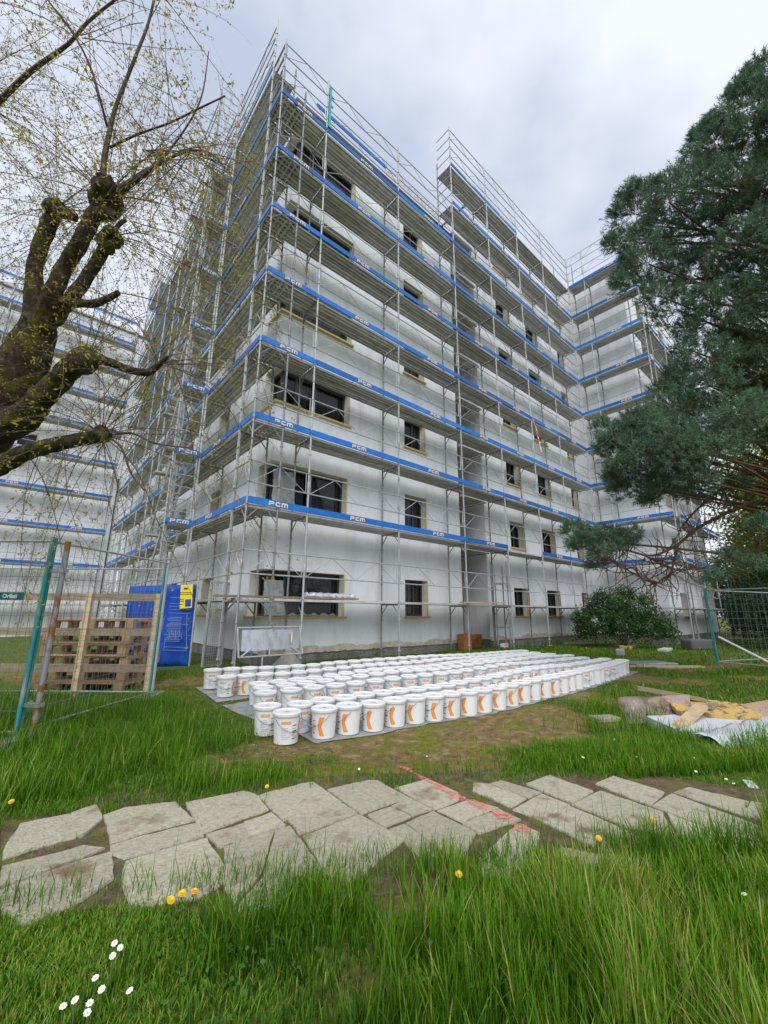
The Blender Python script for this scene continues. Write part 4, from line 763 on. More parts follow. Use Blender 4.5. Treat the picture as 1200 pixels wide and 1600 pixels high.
# ---------------------------------------------------------------- site fence on the left
VR=YAW-math.pi/2          # local x = image right, local y = away from the camera
def fence_panel(label,p0,p1,h,z0,teal=(0,),sub=True,name='site_fence',step=.1,wire=M_GALVD,mid=None):
    p0=Vector((*p0,z0));p1=Vector((*p1,z0)); d=p1-p0; L=d.length; rz=math.atan2(d.y,d.x)
    f=thing(name,label,'fence',tuple(p0),rz)
    for i,x in enumerate((0,L)):
        b=MB(); b.tube((x,0,0),(x,0,h+.05),.021,8); b.build('post',M_TEAL if i in teal else M_GALV,f,True)
    for z in (.1,h): MB().tube((0,0,z),(L,0,z),.015,6).build('rail',M_GALV,f,True)
    b=MB(); k=int(L/step)
    for i in range(1,k): b.tube((i*L/k,.0,.1),(i*L/k,.0,h),.0028,3)
    for j in range(1,10): b.tube((0,.004,.1+(h-.1)*j/10),(L,.004,.1+(h-.1)*j/10),.0028,3)
    b.build('wire_mesh',wire,f)
    return f
fB=fence_panel('site fence panel running back from the near teal post to the pallets',(-3.21,-2.36),(-1.60,-.84),2.12,GZ,(0,),name='site_fence')
rv=Vector((math.cos(VR),math.sin(VR)))
pC=Vector((-1.63,-.80)); pCl=pC-rv*3.45
fC=fence_panel('rear site fence panel in front of the pallet stack',tuple(pCl),tuple(pC),2.02,GZ,(1,),name='site_fence')
pA=Vector((-3.24,-2.40)); pAl=pA-rv*2.2+Vector((.0,.05))
fA=fence_panel('site fence panel at the left picture edge carrying the teal sign',tuple(pAl),tuple(pA),2.12,GZ,(1,),name='site_fence')
# rusty prop post clamped beside the teal post
pp=thing('prop_pole','grey rust-streaked post clamped beside the near teal fence post','post',(-3.10,-2.50,GZ))
m_rst=mat('rusty_galvanised',(.34,.35,.38),.5,.5,.4,(2.4,(.36,.14,.035),.52,.58,(1,1,1.2)))
MB().tube((0,0,0),(0,0,2.12),.03,10).build('tube',m_rst,pp,True)
for z in (.36,1.78):
    b=MB(); b.box((-.15,-.035,z-.02),(.04,.035,z+.02)); b.lathe([(.012,0),(.012,.05)],6,(-.06,-.03,z+.0)); b.build('clamp',M_ALU,pp)
pp.rotation_euler=(0,0,math.atan2(-2.36+2.5,-3.21+3.1)+math.pi)
# teal sign with white name on the mesh
sg=thing('fence_sign','teal sign plate with white lettering wired to the left fence panel','sign',(pA.x-rv.x*.17,pA.y-rv.y*.17,1.375),VR)
b=MB(); b.box((-.62,-.022,-.042),(-.02,-.016,.042)); b.build('plate',mat('teal_sign',(.012,.16,.18),.4),sg)
cu=bpy.data.curves.new('sign_text','FONT'); cu.body='Orllati'; cu.size=.062; cu.extrude=.001; cu.align_x='CENTER'; cu.align_y='CENTER'; cu.offset=.0022
tmp=bpy.data.objects.new('sign_text',cu); COL.objects.link(tmp); bpy.context.view_layer.update()
me=bpy.data.meshes.new_from_object(tmp.evaluated_get(bpy.context.evaluated_depsgraph_get())); bpy.data.objects.remove(tmp); bpy.data.curves.remove(cu)
me.materials.clear(); me.materials.append(mat('white_letter',(.85,.86,.86),.5))
put('lettering',me,sg,mw=Matrix.Translation((-.17,-.0245,-.002))@Matrix.Rotation(math.pi/2,4,'X'))
# fence feet
for lab,(x,y) in (('concrete foot under the left end of the near fence panel',(-3.18,-2.44)),('concrete foot under the fence corner by the pallets',(-1.60,-.84))):
    o=MB().prism([(-.3,-.1),(.3,-.1),(.34,0),(.3,.1),(-.3,.1),(-.34,0)],0,.1).build('ballast_foot',mat('concrete_foot',(.33,.32,.30),.9)); o.location=(x,y,GZ-.03); o.rotation_euler=(0,0,YAW); tag(o,lab,'fence foot')
# timber barrier and pallets behind the fence
o0=Vector((-1.61,-.68)); 
wb=thing('timber_barrier','rough timber barrier of three rails in front of the pallet stack','barrier',(o0.x,o0.y,GZ),VR)
for z in (1.56,1.0,.44): b=MB(); b.obox((-3.6,-.03,z),(.06,-.03,z+.0),.03,.12,(0,0,1)); b.build('rail',M_WOOD,wb)
for x in (0,-1.14,-3.5): b=MB(); b.obox((x,-.075,0),(x,-.075,1.62),.09,.05,(0,1,0)); b.build('post',M_WOODL,wb)
PL,PW,PH=1.46,1.0,.198
pm={}; M_PAL=mat('pallet_wood',(.50,.34,.18),.85,0,.2,(5,(.30,.19,.10),.42,.7,(1,1,6)),rand=.22)
def pmesh(k,a,c): 
    if k not in pm: pm[k]=MB().box((0,0,0),(c[0]-a[0],c[1]-a[1],c[2]-a[2])).mesh(k,M_PAL)
    return pm[k]
def pallet(i,label):
    r=thing('pallet',label,'pallet',(0,0,0),0,'pallets stacked behind the fence')
    rel=[]
    for j in range(5): rel.append(('board',(0,j*.2125,PH-.026),(PL,j*.2125+.15,PH),'pb_top'))
    for x in (0,PL/2-.07,PL-.14): rel.append(('crossbar',(x,0,PH-.052),(x+.14,PW,PH-.0265),'pb_cross'))
    for x in (0,PL/2-.07,PL-.14):
        for y in (0,PW/2-.05,PW-.1): rel.append(('block',(x,y,.0265),(x+.14,y+.1,PH-.0525),'pb_blk'))
    for y in (0,PW/2-.05,PW-.1): rel.append(('skid',(0,y,0),(PL,y+.1,.026),'pb_skid'))
    for nm,a,c,k in rel: put(nm,pmesh(k,a,c),r,a)
    return r
cp=Vector((-2.98,.80))
names=['lowest pallet of the stack behind the fence','second pallet from below in the stack behind the fence','third pallet from below in the stack behind the fence','fourth pallet from below in the stack behind the fence','fifth pallet from below in the stack behind the fence','topmost pale pallet of the stack behind the fence']
for i in range(6):
    p=pallet(i,names[i]); p.location=(cp.x+random.uniform(-.03,.03),cp.y+random.uniform(-.03,.03),GZ-.01+i*(PH+.004)); p.rotation_euler=(0,0,VR+random.uniform(-.03,.03))
# ---------------------------------------------------------------- fence on the right
fr_=fence_panel('site fence panel at the right edge with a white diagonal brace',(11.15,-5.5),(10.9,-6.9),2.0,GZ,(0,),name='site_fence',step=.2)
MB().tube((.12,-.03,.75),(1.4,-.03,.02),.028,8).build('brace',mat('white_paint',(.78,.79,.78),.5),fr_,True)
f2=fence_panel('site fence panel running back beside the right-hand pine',(11.2,-5.45),(14.4,-6.6),2.0,GZ,(0,),name='site_fence',step=.25)
# ---------------------------------------------------------------- debris pile on the right
def slabthing(name,label,cat,mm,c,sx,sy,sz,rot,wobv=.0):
    b=MB(); n_=5
    P=wob([(-sx/2,-sy/2),(sx/2,-sy/2),(sx/2,sy/2),(-sx/2,sy/2)],.12,wobv); k=len(P)
    b.prism(P,0,sz); o=b.build(name,mm); o.location=c; o.rotation_euler=rot; tag(o,label,cat); return o
m_foam=mat('yellow_insulation',(.52,.36,.12),.9,0,.1,(5,(.19,.12,.08),.50,.58,(1,2.2,1)),(14,(.60,.44,.18),.5,.7,(1,1,1)),bump=(25,.6,.02))
m_fw=mat('white_insulation',(.50,.53,.56),.8,0,.2,(5,(.42,.44,.46),.5,.75,(1,1,1)),bump=(12,.5,.02))
m_bark=mat('grey_old_board',(.33,.26,.22),.9,0,.2,(4,(.18,.12,.10),.45,.65,(1,1,1)),(14,(.42,.40,.38),.55,.7,(1,1,1)),bump=(20,.6,.02))
slabthing('insulation_board','white insulation board lying lowest in the debris heap at right','board',m_fw,(3.0,-7.27,GZ+.01),1.6,.85,.12,(R(3),R(-2),R(-38)),.01)
slabthing('insulation_board','yellow insulation board with torn brown skin on the debris heap','board',m_foam,(3.45,-6.98,GZ+.15),1.0,.72,.05,(R(5),R(3),R(-62)),.014)
slabthing('insulation_board','yellow insulation offcut under the white board at the right edge','board',m_foam,(2.2,-7.48,GZ+.0),.9,.26,.07,(0,R(2),R(-40)),.01)
b=MB(); nu=10                                   # curled sheet: bent around its long axis
for i in range(nu+1):
    a=-.25+1.35*i/nu
    for y_ in (-.42,-.14,.14,.42): b.v.append((.42*math.sin(a)-.1,y_+.02*math.sin(i),.42-.42*math.cos(a)+random.uniform(-.008,.008)))
for i in range(nu):
    for j in range(3): k=i*4+j; b.f.append((k,k+4,k+5,k+1))
o=b.build('hardboard_sheet',m_bark,None,True); o.location=(2.95,-6.52,GZ+.05); o.rotation_euler=(R(-6),R(0),R(28)); mo=o.modifiers.new('thick','SOLIDIFY'); mo.thickness=.02
tag(o,'curled grey-brown sheet at the left of the debris heap','sheet')
slabthing('hardboard_sheet','tan sheet lying on the debris heap at the picture edge','sheet',mat('tan_board',(.44,.31,.22),.85,0,.2,(4,(.34,.24,.17),.45,.7,(1,1,1))),(3.75,-7.42,GZ+.18),.6,.5,.03,(R(8),R(-14),R(-60)),.01)
for lab,a,c,mm in (('pale timber offcut leaning across the debris heap',(2.42,-6.82,GZ+.08),(3.05,-6.94,GZ+.26),M_WOODL),('dark plank offcut behind the pale one on the debris heap',(3.05,-6.22,GZ+.38),(3.65,-6.82,GZ+.24),M_WOOD),('short brown lath lying on the yellow insulation board',(3.20,-6.98,GZ+.235),(3.52,-6.98,GZ+.24),M_WOOD)):
    b=MB(); b.obox(a,c,.13 if 'lath' not in lab else .06,.045); tag(b.build('timber_offcut',mm),lab,'timber')
# crumpled plastic wrap hanging over the white board
b=MB(); nu,nv=22,8
for i in range(nu+1):
    for j in range(nv+1):
        u=i/nu; v=j/nv; x=1.98+1.75*u; y=-7.20-.34*u-.34*v+.1; z=GZ+.155-.13*max(0,v-.35)/.65+.010*math.sin(u*31+v*5)+.008*math.sin(v*17+u*19)+random.uniform(-.006,.006)
        b.v.append((x,y,z))
for i in range(nu):
    for j in range(nv): a=i*(nv+1)+j; b.f.append((a,a+nv+1,a+nv+2,a+1))
o=b.build('plastic_wrap',mat('white_film',(.52,.55,.58),.28,0,.5,(9,(.48,.52,.57),.45,.7,(1,1,1))),None,True); mo=o.modifiers.new('thick','SOLIDIFY'); mo.thickness=.003
tag(o,'crumpled whitish plastic film draped over the debris heap','plastic film')
# ---------------------------------------------------------------- small site litter
m_blk=mat('grey_block',(.30,.30,.29),.9)
def litter(name,lab,cat,mm,c,s,rz):
    b=MB().box((-s[0]/2,-s[1]/2,0),(s[0]/2,s[1]/2,s[2])); o=b.build(name,mm); o.location=(c[0],c[1],float(gz(*c))); o.rotation_euler=(0,0,rz); bv=o.modifiers.new('bevel','BEVEL'); bv.width=min(s)*.18; bv.segments=2; tag(o,lab,cat)
litter('concrete_block','grey concrete block on the lawn behind the bucket rows','block',m_blk,(11.77,-2.81),(.45,.25,.22),.3)
litter('timber_board','pale timber board lying on bare soil right of the buckets','board',M_WOODL,(9.7,-4.95),(1.4,.2,.05),-.55)
litter('metal_sheet','flat grey sheet lying behind the right end of the buckets','sheet',M_ALU,(10.0,-4.15),(1.3,.7,.07),-.5)
litter('timber_board','thin timber lath in front of the flat grey sheet','board',M_WOODL,(9.35,-4.55),(1.7,.08,.04),-.65)
litter('planter_box','dark low box on the grass by the wing end','box',mat('dark_box',(.10,.10,.10),.8),(16.9,-3.75),(1.2,.5,.4),-.4)
litter('foam_scrap','white foam scrap on the grass before the bush','scrap',m_fw,(14.9,-3.2),(1.0,.3,.1),.1)
litter('timber_board','brown timber length lying below the dark bush','board',M_WOOD,(16.0,-.4),(3.0,.12,.1),-.85)
litter('red_bag','red and white crumpled bag beside the slot foot','bag',m_tape,(10.1,.45),(.5,.25,.16),.5)
litter('stone','flat pale stone in the grass right of the bare soil','stone',m_slab,(2.55,-5.98),(.34,.2,.05),-.5)
litter('plastic_scrap','white plastic scrap lying on the slabs at right','scrap',m_fw,(1.28,-7.62),(.16,.07,.012),.4)
for k,(x,y) in enumerate(((15.4,-1.9),(15.0,-1.6),(14.6,-2.0))): litter('foam_scrap',['yellowish foam lump left of the bush foot','second foam lump left of the bush foot','foam lump nearest the buckets before the bush'][k],'scrap',m_foam,(x,y),(.35,.22,.12),k*.8)
# mortar heap at the wall
b=MB(); n_=16
for r_,z in ((.42,0),(.36,.09),(.22,.24),(.10,.38),(.02,.43)):
    for j in range(n_): a=2*math.pi*j/n_; q=r_*(1+random.uniform(-.12,.12)); b.v.append((q*math.cos(a),q*.7*math.sin(a),z))
for i in range(4):
    for j in range(n_): b.f.append((i*n_+j,i*n_+(j+1)%n_,(i+1)*n_+(j+1)%n_,(i+1)*n_+j))
b.f.append(tuple(4*n_+j for j in range(n_)))
o=b.build('mortar_heap',mat('mortar',(.40,.38,.34),.95,0,.1,(14,(.28,.26,.23),.45,.7,(1,1,1)),bump=(40,.6,.02)),None,True); o.location=(1.42,.38,-.05); tag(o,'small pale heap of mortar at the wall behind the buckets','heap')
# small pebbles and litter flecks on the bare soil
b=MB(); 
for _ in range(260):
    c=random.choice(SOIL); x=c[0]+random.gauss(0,c[2]*.7); y=c[1]+random.gauss(0,c[2]*.7); s=random.uniform(.006,.022); z=float(gz(x,y)); k=len(b.v)
    if y>.2 or y<-5.4: continue
    b.v+=[(x-s,y,z),(x,y-s*.8,z),(x+s,y,z),(x,y+s*.9,z),(x,y,z+s*.7)]; b.f+=[(k,k+1,k+4),(k+1,k+2,k+4),(k+2,k+3,k+4),(k+3,k,k+4)]
tag(b.build('gravel',mat('pebbles',(.22,.18,.13),.9,0,.2,(3,(.13,.10,.07),.4,.7,(7,7,7)))),'scattered pebbles and crumbs on the bare soil','gravel',kind='stuff')
# ---------------------------------------------------------------- plants
def bladeset(P,h,w,lean,ang,tint,curl=.5):
    """grass blades: arrays of base points, heights, widths, lean, heading"""
    n_=len(P); d=np.stack([np.cos(ang),np.sin(ang),np.zeros(n_)],1); s=np.stack([-np.sin(ang),np.cos(ang),np.zeros(n_)],1)
    V=np.zeros((n_,7,3)); up_=np.array((0,0,1.))
    for k,(t,ww) in enumerate(((0,1.),(.4,.9),(.75,.62))):
        c=P+up_*(h*t*(1-.25*lean*t))[:,None]+d*(h*lean*t**(1+curl))[:,None]
        V[:,2*k]=c-s*(w*ww/2)[:,None]; V[:,2*k+1]=c+s*(w*ww/2)[:,None]
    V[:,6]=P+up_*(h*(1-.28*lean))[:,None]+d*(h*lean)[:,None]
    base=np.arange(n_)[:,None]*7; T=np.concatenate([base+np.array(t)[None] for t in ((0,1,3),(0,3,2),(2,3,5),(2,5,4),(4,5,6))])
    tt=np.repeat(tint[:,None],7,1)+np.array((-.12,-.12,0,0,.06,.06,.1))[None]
    return V.reshape(-1,3),T,np.clip(tt,0,1).ravel()
BKA=np.array(BK)
def blocked(x,y):
    m=inpoly(x,y,PATHBED)&(((x-PA[0])*PN[0]+(y-PA[1])*PN[1])<.5)
    t=np.clip((x+.9)/9,0,1)
    inx=(x>-.95)&(x<8.15)
    m|=inx&(y>np.interp(t,(0,.1,.25,.35,.5,.65,.85,1),(-4.46,-4.62,-4.77,-4.87,-4.91,-4.87,-4.72,-4.58)))&(y<-3.72-.04*t); m|=inx&(y>-3.26-.5*t)&(y<-2.0-.3*t); m|=inx&(y>-1.78-.6*t)&(y<-.80-.75*t)
    m|=(y>.85)&(x>.9)|(x>18.9)&(y>-2.5)
    m|=((x-3.0)/.75)**2+((y+7.0)/.45)**2<1
    for bx,by in ((-1.12,-3.83),(-1.09,-4.23)): m|=(x-bx)**2+(y-by)**2<.15**2
    return m
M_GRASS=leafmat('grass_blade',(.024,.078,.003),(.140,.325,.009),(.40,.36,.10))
def region(n_,xr,yr): return rng.uniform(*xr,n_),rng.uniform(*yr,n_)
VV=[];TT=[];CC=[];off=0
def addblades(x,y,h,w,lean,tint,z=None):
    global off
    P=np.stack([x,y,gz(x,y) if z is None else z],1); V,T,c=bladeset(P,h,w,lean,rng.uniform(0,6.28,len(x)),tint)
    VV.append(V);TT.append(T+off);CC.append(c);off+=len(V)
def viewcull(x,y):
    dx,dy=x-CAM.x,y-CAM.y; a=dx*math.cos(YAW)+dy*math.sin(YAW); b=dx*math.sin(YAW)-dy*math.cos(YAW)
    return (a>.9)&(np.abs(b)<a*1.12+.7)
# foreground: camera side of the path
x,y=region(330000,(-4.6,3.2),(-9.4,-4.2)); v=(x-PA[0])*PN[0]+(y-PA[1])*PN[1]
k=(v<-.25)&viewcull(x,y)&~inpoly(x,y,[(PA_[0],PA_[1]) for PA_ in PATHBED]); x=x[k];y=y[k];v=v[k]
cl=vnoise(x,y,2.3,21)*.6+vnoise(x,y,6.5,22)*.4; sb=soil(x,y)
thin=ss(-3.0,-2.2,x)*.4+.6; thin=np.where((x<-2.7)&(v>-1.7),.55,thin)
keep=rng.random(len(x))<np.clip((.25+cl*1.25)*(1-.85*sb)*thin*.8,0,1)
x,y,v,cl,thin=x[keep],y[keep],v[keep],cl[keep],thin[keep]
n_=len(x); hh=(.06+.42*cl**1.9)*rng.uniform(.45,1.15,n_)*(.55+.45*thin)*(1-(.78-.75*np.clip((vnoise(x,y,1.35,81)-.35)*2.2+ss(-1.6,-.6,x)*.35,0,1))*ss(-1.25,-.62,v))
addblades(x,y,hh,rng.uniform(.003,.0078,n_),rng.uniform(.08,.75,n_)**1.2,np.clip(rng.normal(.45,.2,n_)+.5*(cl-.5)+.55*(vnoise(x,y,1.6,61)-.5)+(rng.random(n_)<.035)*.6,0,1))
# tall thin stalks
k=rng.random(n_)<.012; x=x[k];y=y[k]; addblades(x,y,rng.uniform(.24,.46,len(x)),rng.uniform(.0025,.0035,len(x)),rng.uniform(.05,.4,len(x)),rng.uniform(0,.5,len(x)))
# low mossy turf at the lower left
x=rng.normal(-3.05,.42,26000); y=rng.normal(-6.15,.42,26000); k=~inpoly(x,y,PATHBED)&viewcull(x,y); x=x[k];y=y[k]; addblades(x,y,rng.uniform(.012,.05,len(x)),rng.uniform(.003,.006,len(x)),rng.uniform(.3,1,len(x)),np.clip(rng.normal(.8,.12,len(x)),0,1))
# short undergrowth and moss tufts on both sides of the path and on its soil bed
def onslab(x,y):
    m=np.zeros(len(x),bool)
    for s_ in SLABS: m|=inpoly(x,y,s_)
    return m
x,y=region(150000,(-4.6,3.0),(-9.4,-3.6)); v=(x-PA[0])*PN[0]+(y-PA[1])*PN[1]; k=viewcull(x,y)&(v<1.0); x=x[k];y=y[k]
mo_=vnoise(x,y,3.1,51)*.6+vnoise(x,y,9,52)*.4; inb=inpoly(x,y,PATHBED); k=rng.random(len(x))<np.where(inb,np.clip((mo_-.35)*1.6,0,1)*.55,np.clip(.25+mo_,0,1)*(1-.88*soil(x,y))); x=x[k];y=y[k]
k=~onslab(x,y); x=x[k];y=y[k]; inb=inpoly(x,y,PATHBED); n_=len(x)
addblades(x,y,rng.uniform(.015,.07,n_)*np.where(inb,.6,1.),rng.uniform(.002,.005,n_),rng.uniform(.2,1.0,n_),np.clip(rng.normal(.6,.22,n_),0,1),z=gz(x,y)+np.where(inb,.012,0))
# grass fringe growing up to the far edge of the slabs
tq=rng.uniform(0,1,46000); x=PA[0]+PD[0]*tq*6.4; y=PA[1]+PD[1]*tq*6.4; sv=rng.uniform(.30,1.15,46000); x=x+PN[0]*sv; y=y+PN[1]*sv
k=viewcull(x,y)&~onslab(x,y)&(rng.random(46000)<np.clip(vnoise(x,y,1.9,91)*1.5-.4+.9*ss(.1,.8,x)+.35*ss(-1.5,-2.2,x),0,1)*(1-.5*soil(x,y))); x=x[k];y=y[k]; n_=len(x)
addblades(x,y,rng.uniform(.03,.12,n_)*(.6+.9*ss(.0,1.,x)),rng.uniform(.003,.0065,n_),rng.uniform(.15,.9,n_),np.clip(rng.normal(.55,.2,n_),0,1),z=np.maximum(gz(x,y),GZ+.01))
# stray blades along the near path edge and in the joints
t=rng.uniform(0,1,5200); e=rng.normal(0,.09,5200); x=PA[0]+PD[0]*t*6.2; y=PA[1]+PD[1]*t*6.2
side=np.where(rng.random(5200)<.65,-.62,.66)+e; x=x+PN[0]*side; y=y+PN[1]*side; k=viewcull(x,y)&(rng.random(5200)<vnoise(x,y,2.1,31)*1.3); x=x[k];y=y[k]
addblades(x,y,rng.uniform(.04,.2,len(x)),rng.uniform(.003,.005,len(x)),rng.uniform(.1,.7,len(x)),rng.uniform(.1,.8,len(x)))
# lawn beyond the path
def lawn(n0,xr,yr,dens,h0,w0,w1):
    x,y=region(n0,xr,yr); v=(x-PA[0])*PN[0]+(y-PA[1])*PN[1]; k=viewcull(x,y)&(v>.1)&~blocked(x,y); x=x[k];y=y[k]
    s=soil(x,y); c=vnoise(x,y,1.2,41)*.55+vnoise(x,y,4,42)*.45
    front=ss(.1,-.5,y+.87*(x+1.63)+.8); tall=np.maximum(front*np.maximum(ss(-.9,-1.9,x)*ss(-4.6,-3.9,y)*ss(.6,-1.2,y),ss(-1.2,-2.4,x)), ss(1.2,2.0,x)*ss(-5.0,-5.9,y)*ss(5.5,3.5,x))
    p=np.clip((.18+c)*(1-.93*s)*dens*(.45+.75*tall),0,1); k=rng.random(len(x))<p; x,y,c,tall=x[k],y[k],c[k],tall[k]; n_=len(x)
    addblades(x,y,(h0*(.35+.8*c)+.17*tall*(.4+c))*rng.uniform(.5,1.15,n_),rng.uniform(w0,w1,n_),rng.uniform(.1,.8,n_),np.clip(rng.normal(.47,.2,n_)+.3*(c-.5)+(rng.random(n_)<.03)*.6,0,1))
lawn(230000,(-5,4.5),(-8,1.6),.62,.10,.0035,.0075)
lawn(90000,(4.5,12),(-9,.8),.7,.10,.008,.016)
lawn(60000,(9,26),(-12,.8),.8,.14,.014,.03)
lawn(16000,(-12,-1.5),(1.0,19),.45,.06,.012,.025)
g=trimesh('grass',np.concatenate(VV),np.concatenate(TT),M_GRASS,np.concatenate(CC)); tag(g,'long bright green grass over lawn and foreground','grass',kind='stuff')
# broad-leaved weeds between the grass
VV=[];TT=[];CC=[];off=0
def leaves(C,nrm,size,asp=.6,tint=None,fold=.25):
    """diamond leaves folded on the midrib: centres, normals, sizes"""
    n_=len(C); a=rng.normal(size=(n_,3)); a-=nrm*(a*nrm).sum(1)[:,None]; a/=np.linalg.norm(a,axis=1)[:,None]; b=np.cross(nrm,a); s=size[:,None]
    V=np.stack([C-a*s*.5,C+b*s*asp*.5+nrm*s*fold*.3-a*s*.05,C+a*s*.5,C-b*s*asp*.5+nrm*s*fold*.3-a*s*.05],1)
    base=np.arange(n_)[:,None]*4; T=np.concatenate([base+np.array((0,1,2))[None],base+np.array((0,2,3))[None]])
    return V.reshape(-1,3),T,np.repeat(np.clip(tint,0,1),4)
def unit(v): return v/np.maximum(np.linalg.norm(v,axis=1),1e-6)[:,None]
W=[(-2.25,-4.75,.28),(-2.45,-4.45,.22),(-1.95,-4.2,.35),(-1.6,-4.35,.3),(-1.35,-7.7,.3),(-.9,-7.6,.25),(-3.0,-4.9,.2),(-2.6,-6.6,.25),(-1.9,-7.2,.3),(-2.9,-7.1,.25),(.1,-8.0,.3),(-1.2,-4.9,.25),(-.6,-7.9,.3),(-3.3,-6.8,.25),(-1.75,-3.6,.3)]
P=[];S=[]
for wx,wy,r_ in W:
    k=260; x=wx+rng.normal(0,r_*.6,k); y=wy+rng.normal(0,r_*.6,k); hgt=.11 if wy<-6 else .05
    P.append(np.stack([x,y,gz(x,y)+rng.uniform(.015,hgt,k)],1)); S.append(rng.uniform(.010,.030,k))
k=2600; x=rng.uniform(1.6,18.5,k); y=.86-np.abs(rng.normal(0,.16,k)); keep_=rng.random(k)<vnoise(x,y,1.3,71)*1.2; x=x[keep_];y=y[keep_]; P.append(np.stack([x,y,gz(x,y)+rng.uniform(.01,.22,len(x))],1)); S.append(rng.uniform(.03,.06,len(x)))
P=np.concatenate(P);S=np.concatenate(S); k_=~inpoly(P[:,0],P[:,1],PATHBED); P=P[k_];S=S[k_]; nn_=unit(rng.normal(size=P.shape)*.45+np.array((0,0,1.)))
V,T,c=leaves(P,nn_,S,.8,rng.uniform(.25,.8,len(P)))
tag(trimesh('weeds',V,T,leafmat('weed_leaf',(.03,.09,.015),(.10,.24,.03)),c),'clover and small broad-leaved weeds among the grass','weeds',kind='stuff')
# dandelions and daisies
m_dy=mat('dandelion_yellow',(.80,.50,.01),.8); m_st=mat('flower_stem',(.10,.18,.03),.7); m_wp=mat('daisy_white',(.82,.82,.80),.7); m_yc=mat('daisy_eye',(.75,.48,.03),.8)
b=MB()
for ring,(r_,z) in enumerate(((.019,.002),(.015,.008),(.009,.012))):
    n2=16-4*ring
    for j in range(n2):
        a=2*math.pi*j/n2+ring*.3; w=.0034; d=Vector((math.cos(a),math.sin(a),0)); s_=Vector((-d.y,d.x,0))
        b.quad(s_*-w+Vector((0,0,z-.003)),s_*w+Vector((0,0,z-.003)),d*r_+s_*w+Vector((0,0,z+.002)),d*r_-s_*w+Vector((0,0,z+.002)))
b.lathe([(.006,-.01),(.01,-.002),(.008,.006)],8); me_dh=b.mesh('flower_head',m_dy)
b=MB()
for j in range(16):
    a=2*math.pi*j/16; w=.0026; d=Vector((math.cos(a),math.sin(a),0)); s_=Vector((-d.y,d.x,0)); r_=.015+.002*(j%2)
    b.quad(d*.003-s_*w*.6,d*.003+s_*w*.6,d*r_+s_*w+Vector((0,0,.002)),d*r_-s_*w+Vector((0,0,.002)))
me_wh=b.mesh('flower_head',m_wp); me_we=MB().lathe([(.0045,.0),(.005,.002),(.003,.004)],8).mesh('flower_eye',m_yc)
nd=nw=0
dl=['yellow dandelion at the far left beyond the path','left yellow dandelion of the pair at the path edge','right yellow dandelion of the pair at the path edge','small closed dandelion right of the pair','yellow dandelion in the bare gap of the foreground grass','low dandelion at the near path edge right of centre','tall yellow dandelion in front of the right-hand slabs','tiny dandelion beside the nearest buckets','tiny dandelion at the far path edge']
dwl=['uppermost daisy of the lower-left daisy drift','right of the two upper daisies at lower left','daisy just below the two upper ones at lower left','daisy at the middle of the lower-left drift','daisy right below the middle of the lower-left drift','outlying daisy at the right of the lower-left drift','upper of the two leftmost daisies in the drift','leftmost daisy of the lower-left drift','lower daisy right of the leftmost pair','lowest daisy of the lower-left drift','white daisy at the right edge of the foreground grass']
dfar=['lone daisy at the far path edge left of centre','daisy on the bare soil near the red line','daisy in the lawn above the right-hand slabs','daisy below the plastic film of the debris heap','lower daisy near the debris heap','left of the two daisies at the right path edge','right of the two daisies at the right path edge','daisy in the lawn left of the debris heap','uppermost daisy in the lawn before the debris heap','daisy close beside the one above the right-hand slabs','tiny daisy behind the debris heap']
for kd,x,y,z in FLOWERS:
    g_=float(gz(x,y)); big=1.25 if y<-6.3 or x<-2.2 else 1.1
    if kd=='d': lab=dl[nd]; nd+=1
    else:
        lab=dwl[nw] if nw<len(dwl) else dfar[nw-len(dwl)]; nw+=1
    r=thing('dandelion' if kd=='d' else 'daisy',lab,'dandelion' if kd=='d' else 'daisy',(x,y,g_),0,'dandelions in the grass' if kd=='d' else 'daisies in the grass')
    hz=z-g_+.012
    MB().path([(.01,.012,0),(.004,.006,hz*.5),(0,0,hz)],[.0022,.002,.0016],5).build('stem',m_st,r)
    tocam=(CAM-Vector((x,y,z))).normalized(); q=(Vector((random.uniform(-.45,.45),random.uniform(-.45,.45),1))*.75+tocam*.45).normalized().to_track_quat('Z','Y').to_matrix().to_4x4()
    sc=Matrix.Scale(big*(.7 if kd=='d' else .52),4)
    hd=put('flower_head',me_dh if kd=='d' else me_wh,r,mw=Matrix.Translation((0,0,hz))@q@sc)
    if kd=='w': put('flower_eye',me_we,hd)
# ---------------------------------------------------------------- pollarded willow on the left
wt=thing('pollarded_tree','mossy pollarded tree with long drooping budding shoots at the left edge','tree',(WILLOW[0][0][0],WILLOW[0][0][1],GZ))
BO=Vector(wt.location)
m_bk_=bpy.data.materials.new('mossy_bark'); m_bk_.use_nodes=True; t=m_bk_.node_tree; n=t.nodes; l=t.links; p=n['Principled BSDF']; p.inputs['Roughness'].default_value=.95; p.inputs['Specular IOR Level'].default_value=.15
cb=rmp(nse(16,8,.7),[(.28,(.022,.017,.011)),(.5,(.066,.05,.032)),(.64,(.15,.12,.08)),(.8,(.27,.24,.19))])
cm=rmp(nse(30,6,.7),[(.3,(.05,.055,.008)),(.7,(.19,.19,.025))])
rm=n.new('ShaderNodeMapRange'); rm.inputs[1].default_value=.50; rm.inputs[2].default_value=.64; l.new(nse(5,5,.6),rm.inputs[0])
mxm=n.new('ShaderNodeMix'); mxm.data_type='RGBA'; l.new(rm.outputs[0],mxm.inputs[0]); l.new(cb,mxm.inputs[6]); l.new(cm,mxm.inputs[7]); l.new(mxm.outputs[2],p.inputs['Base Color'])
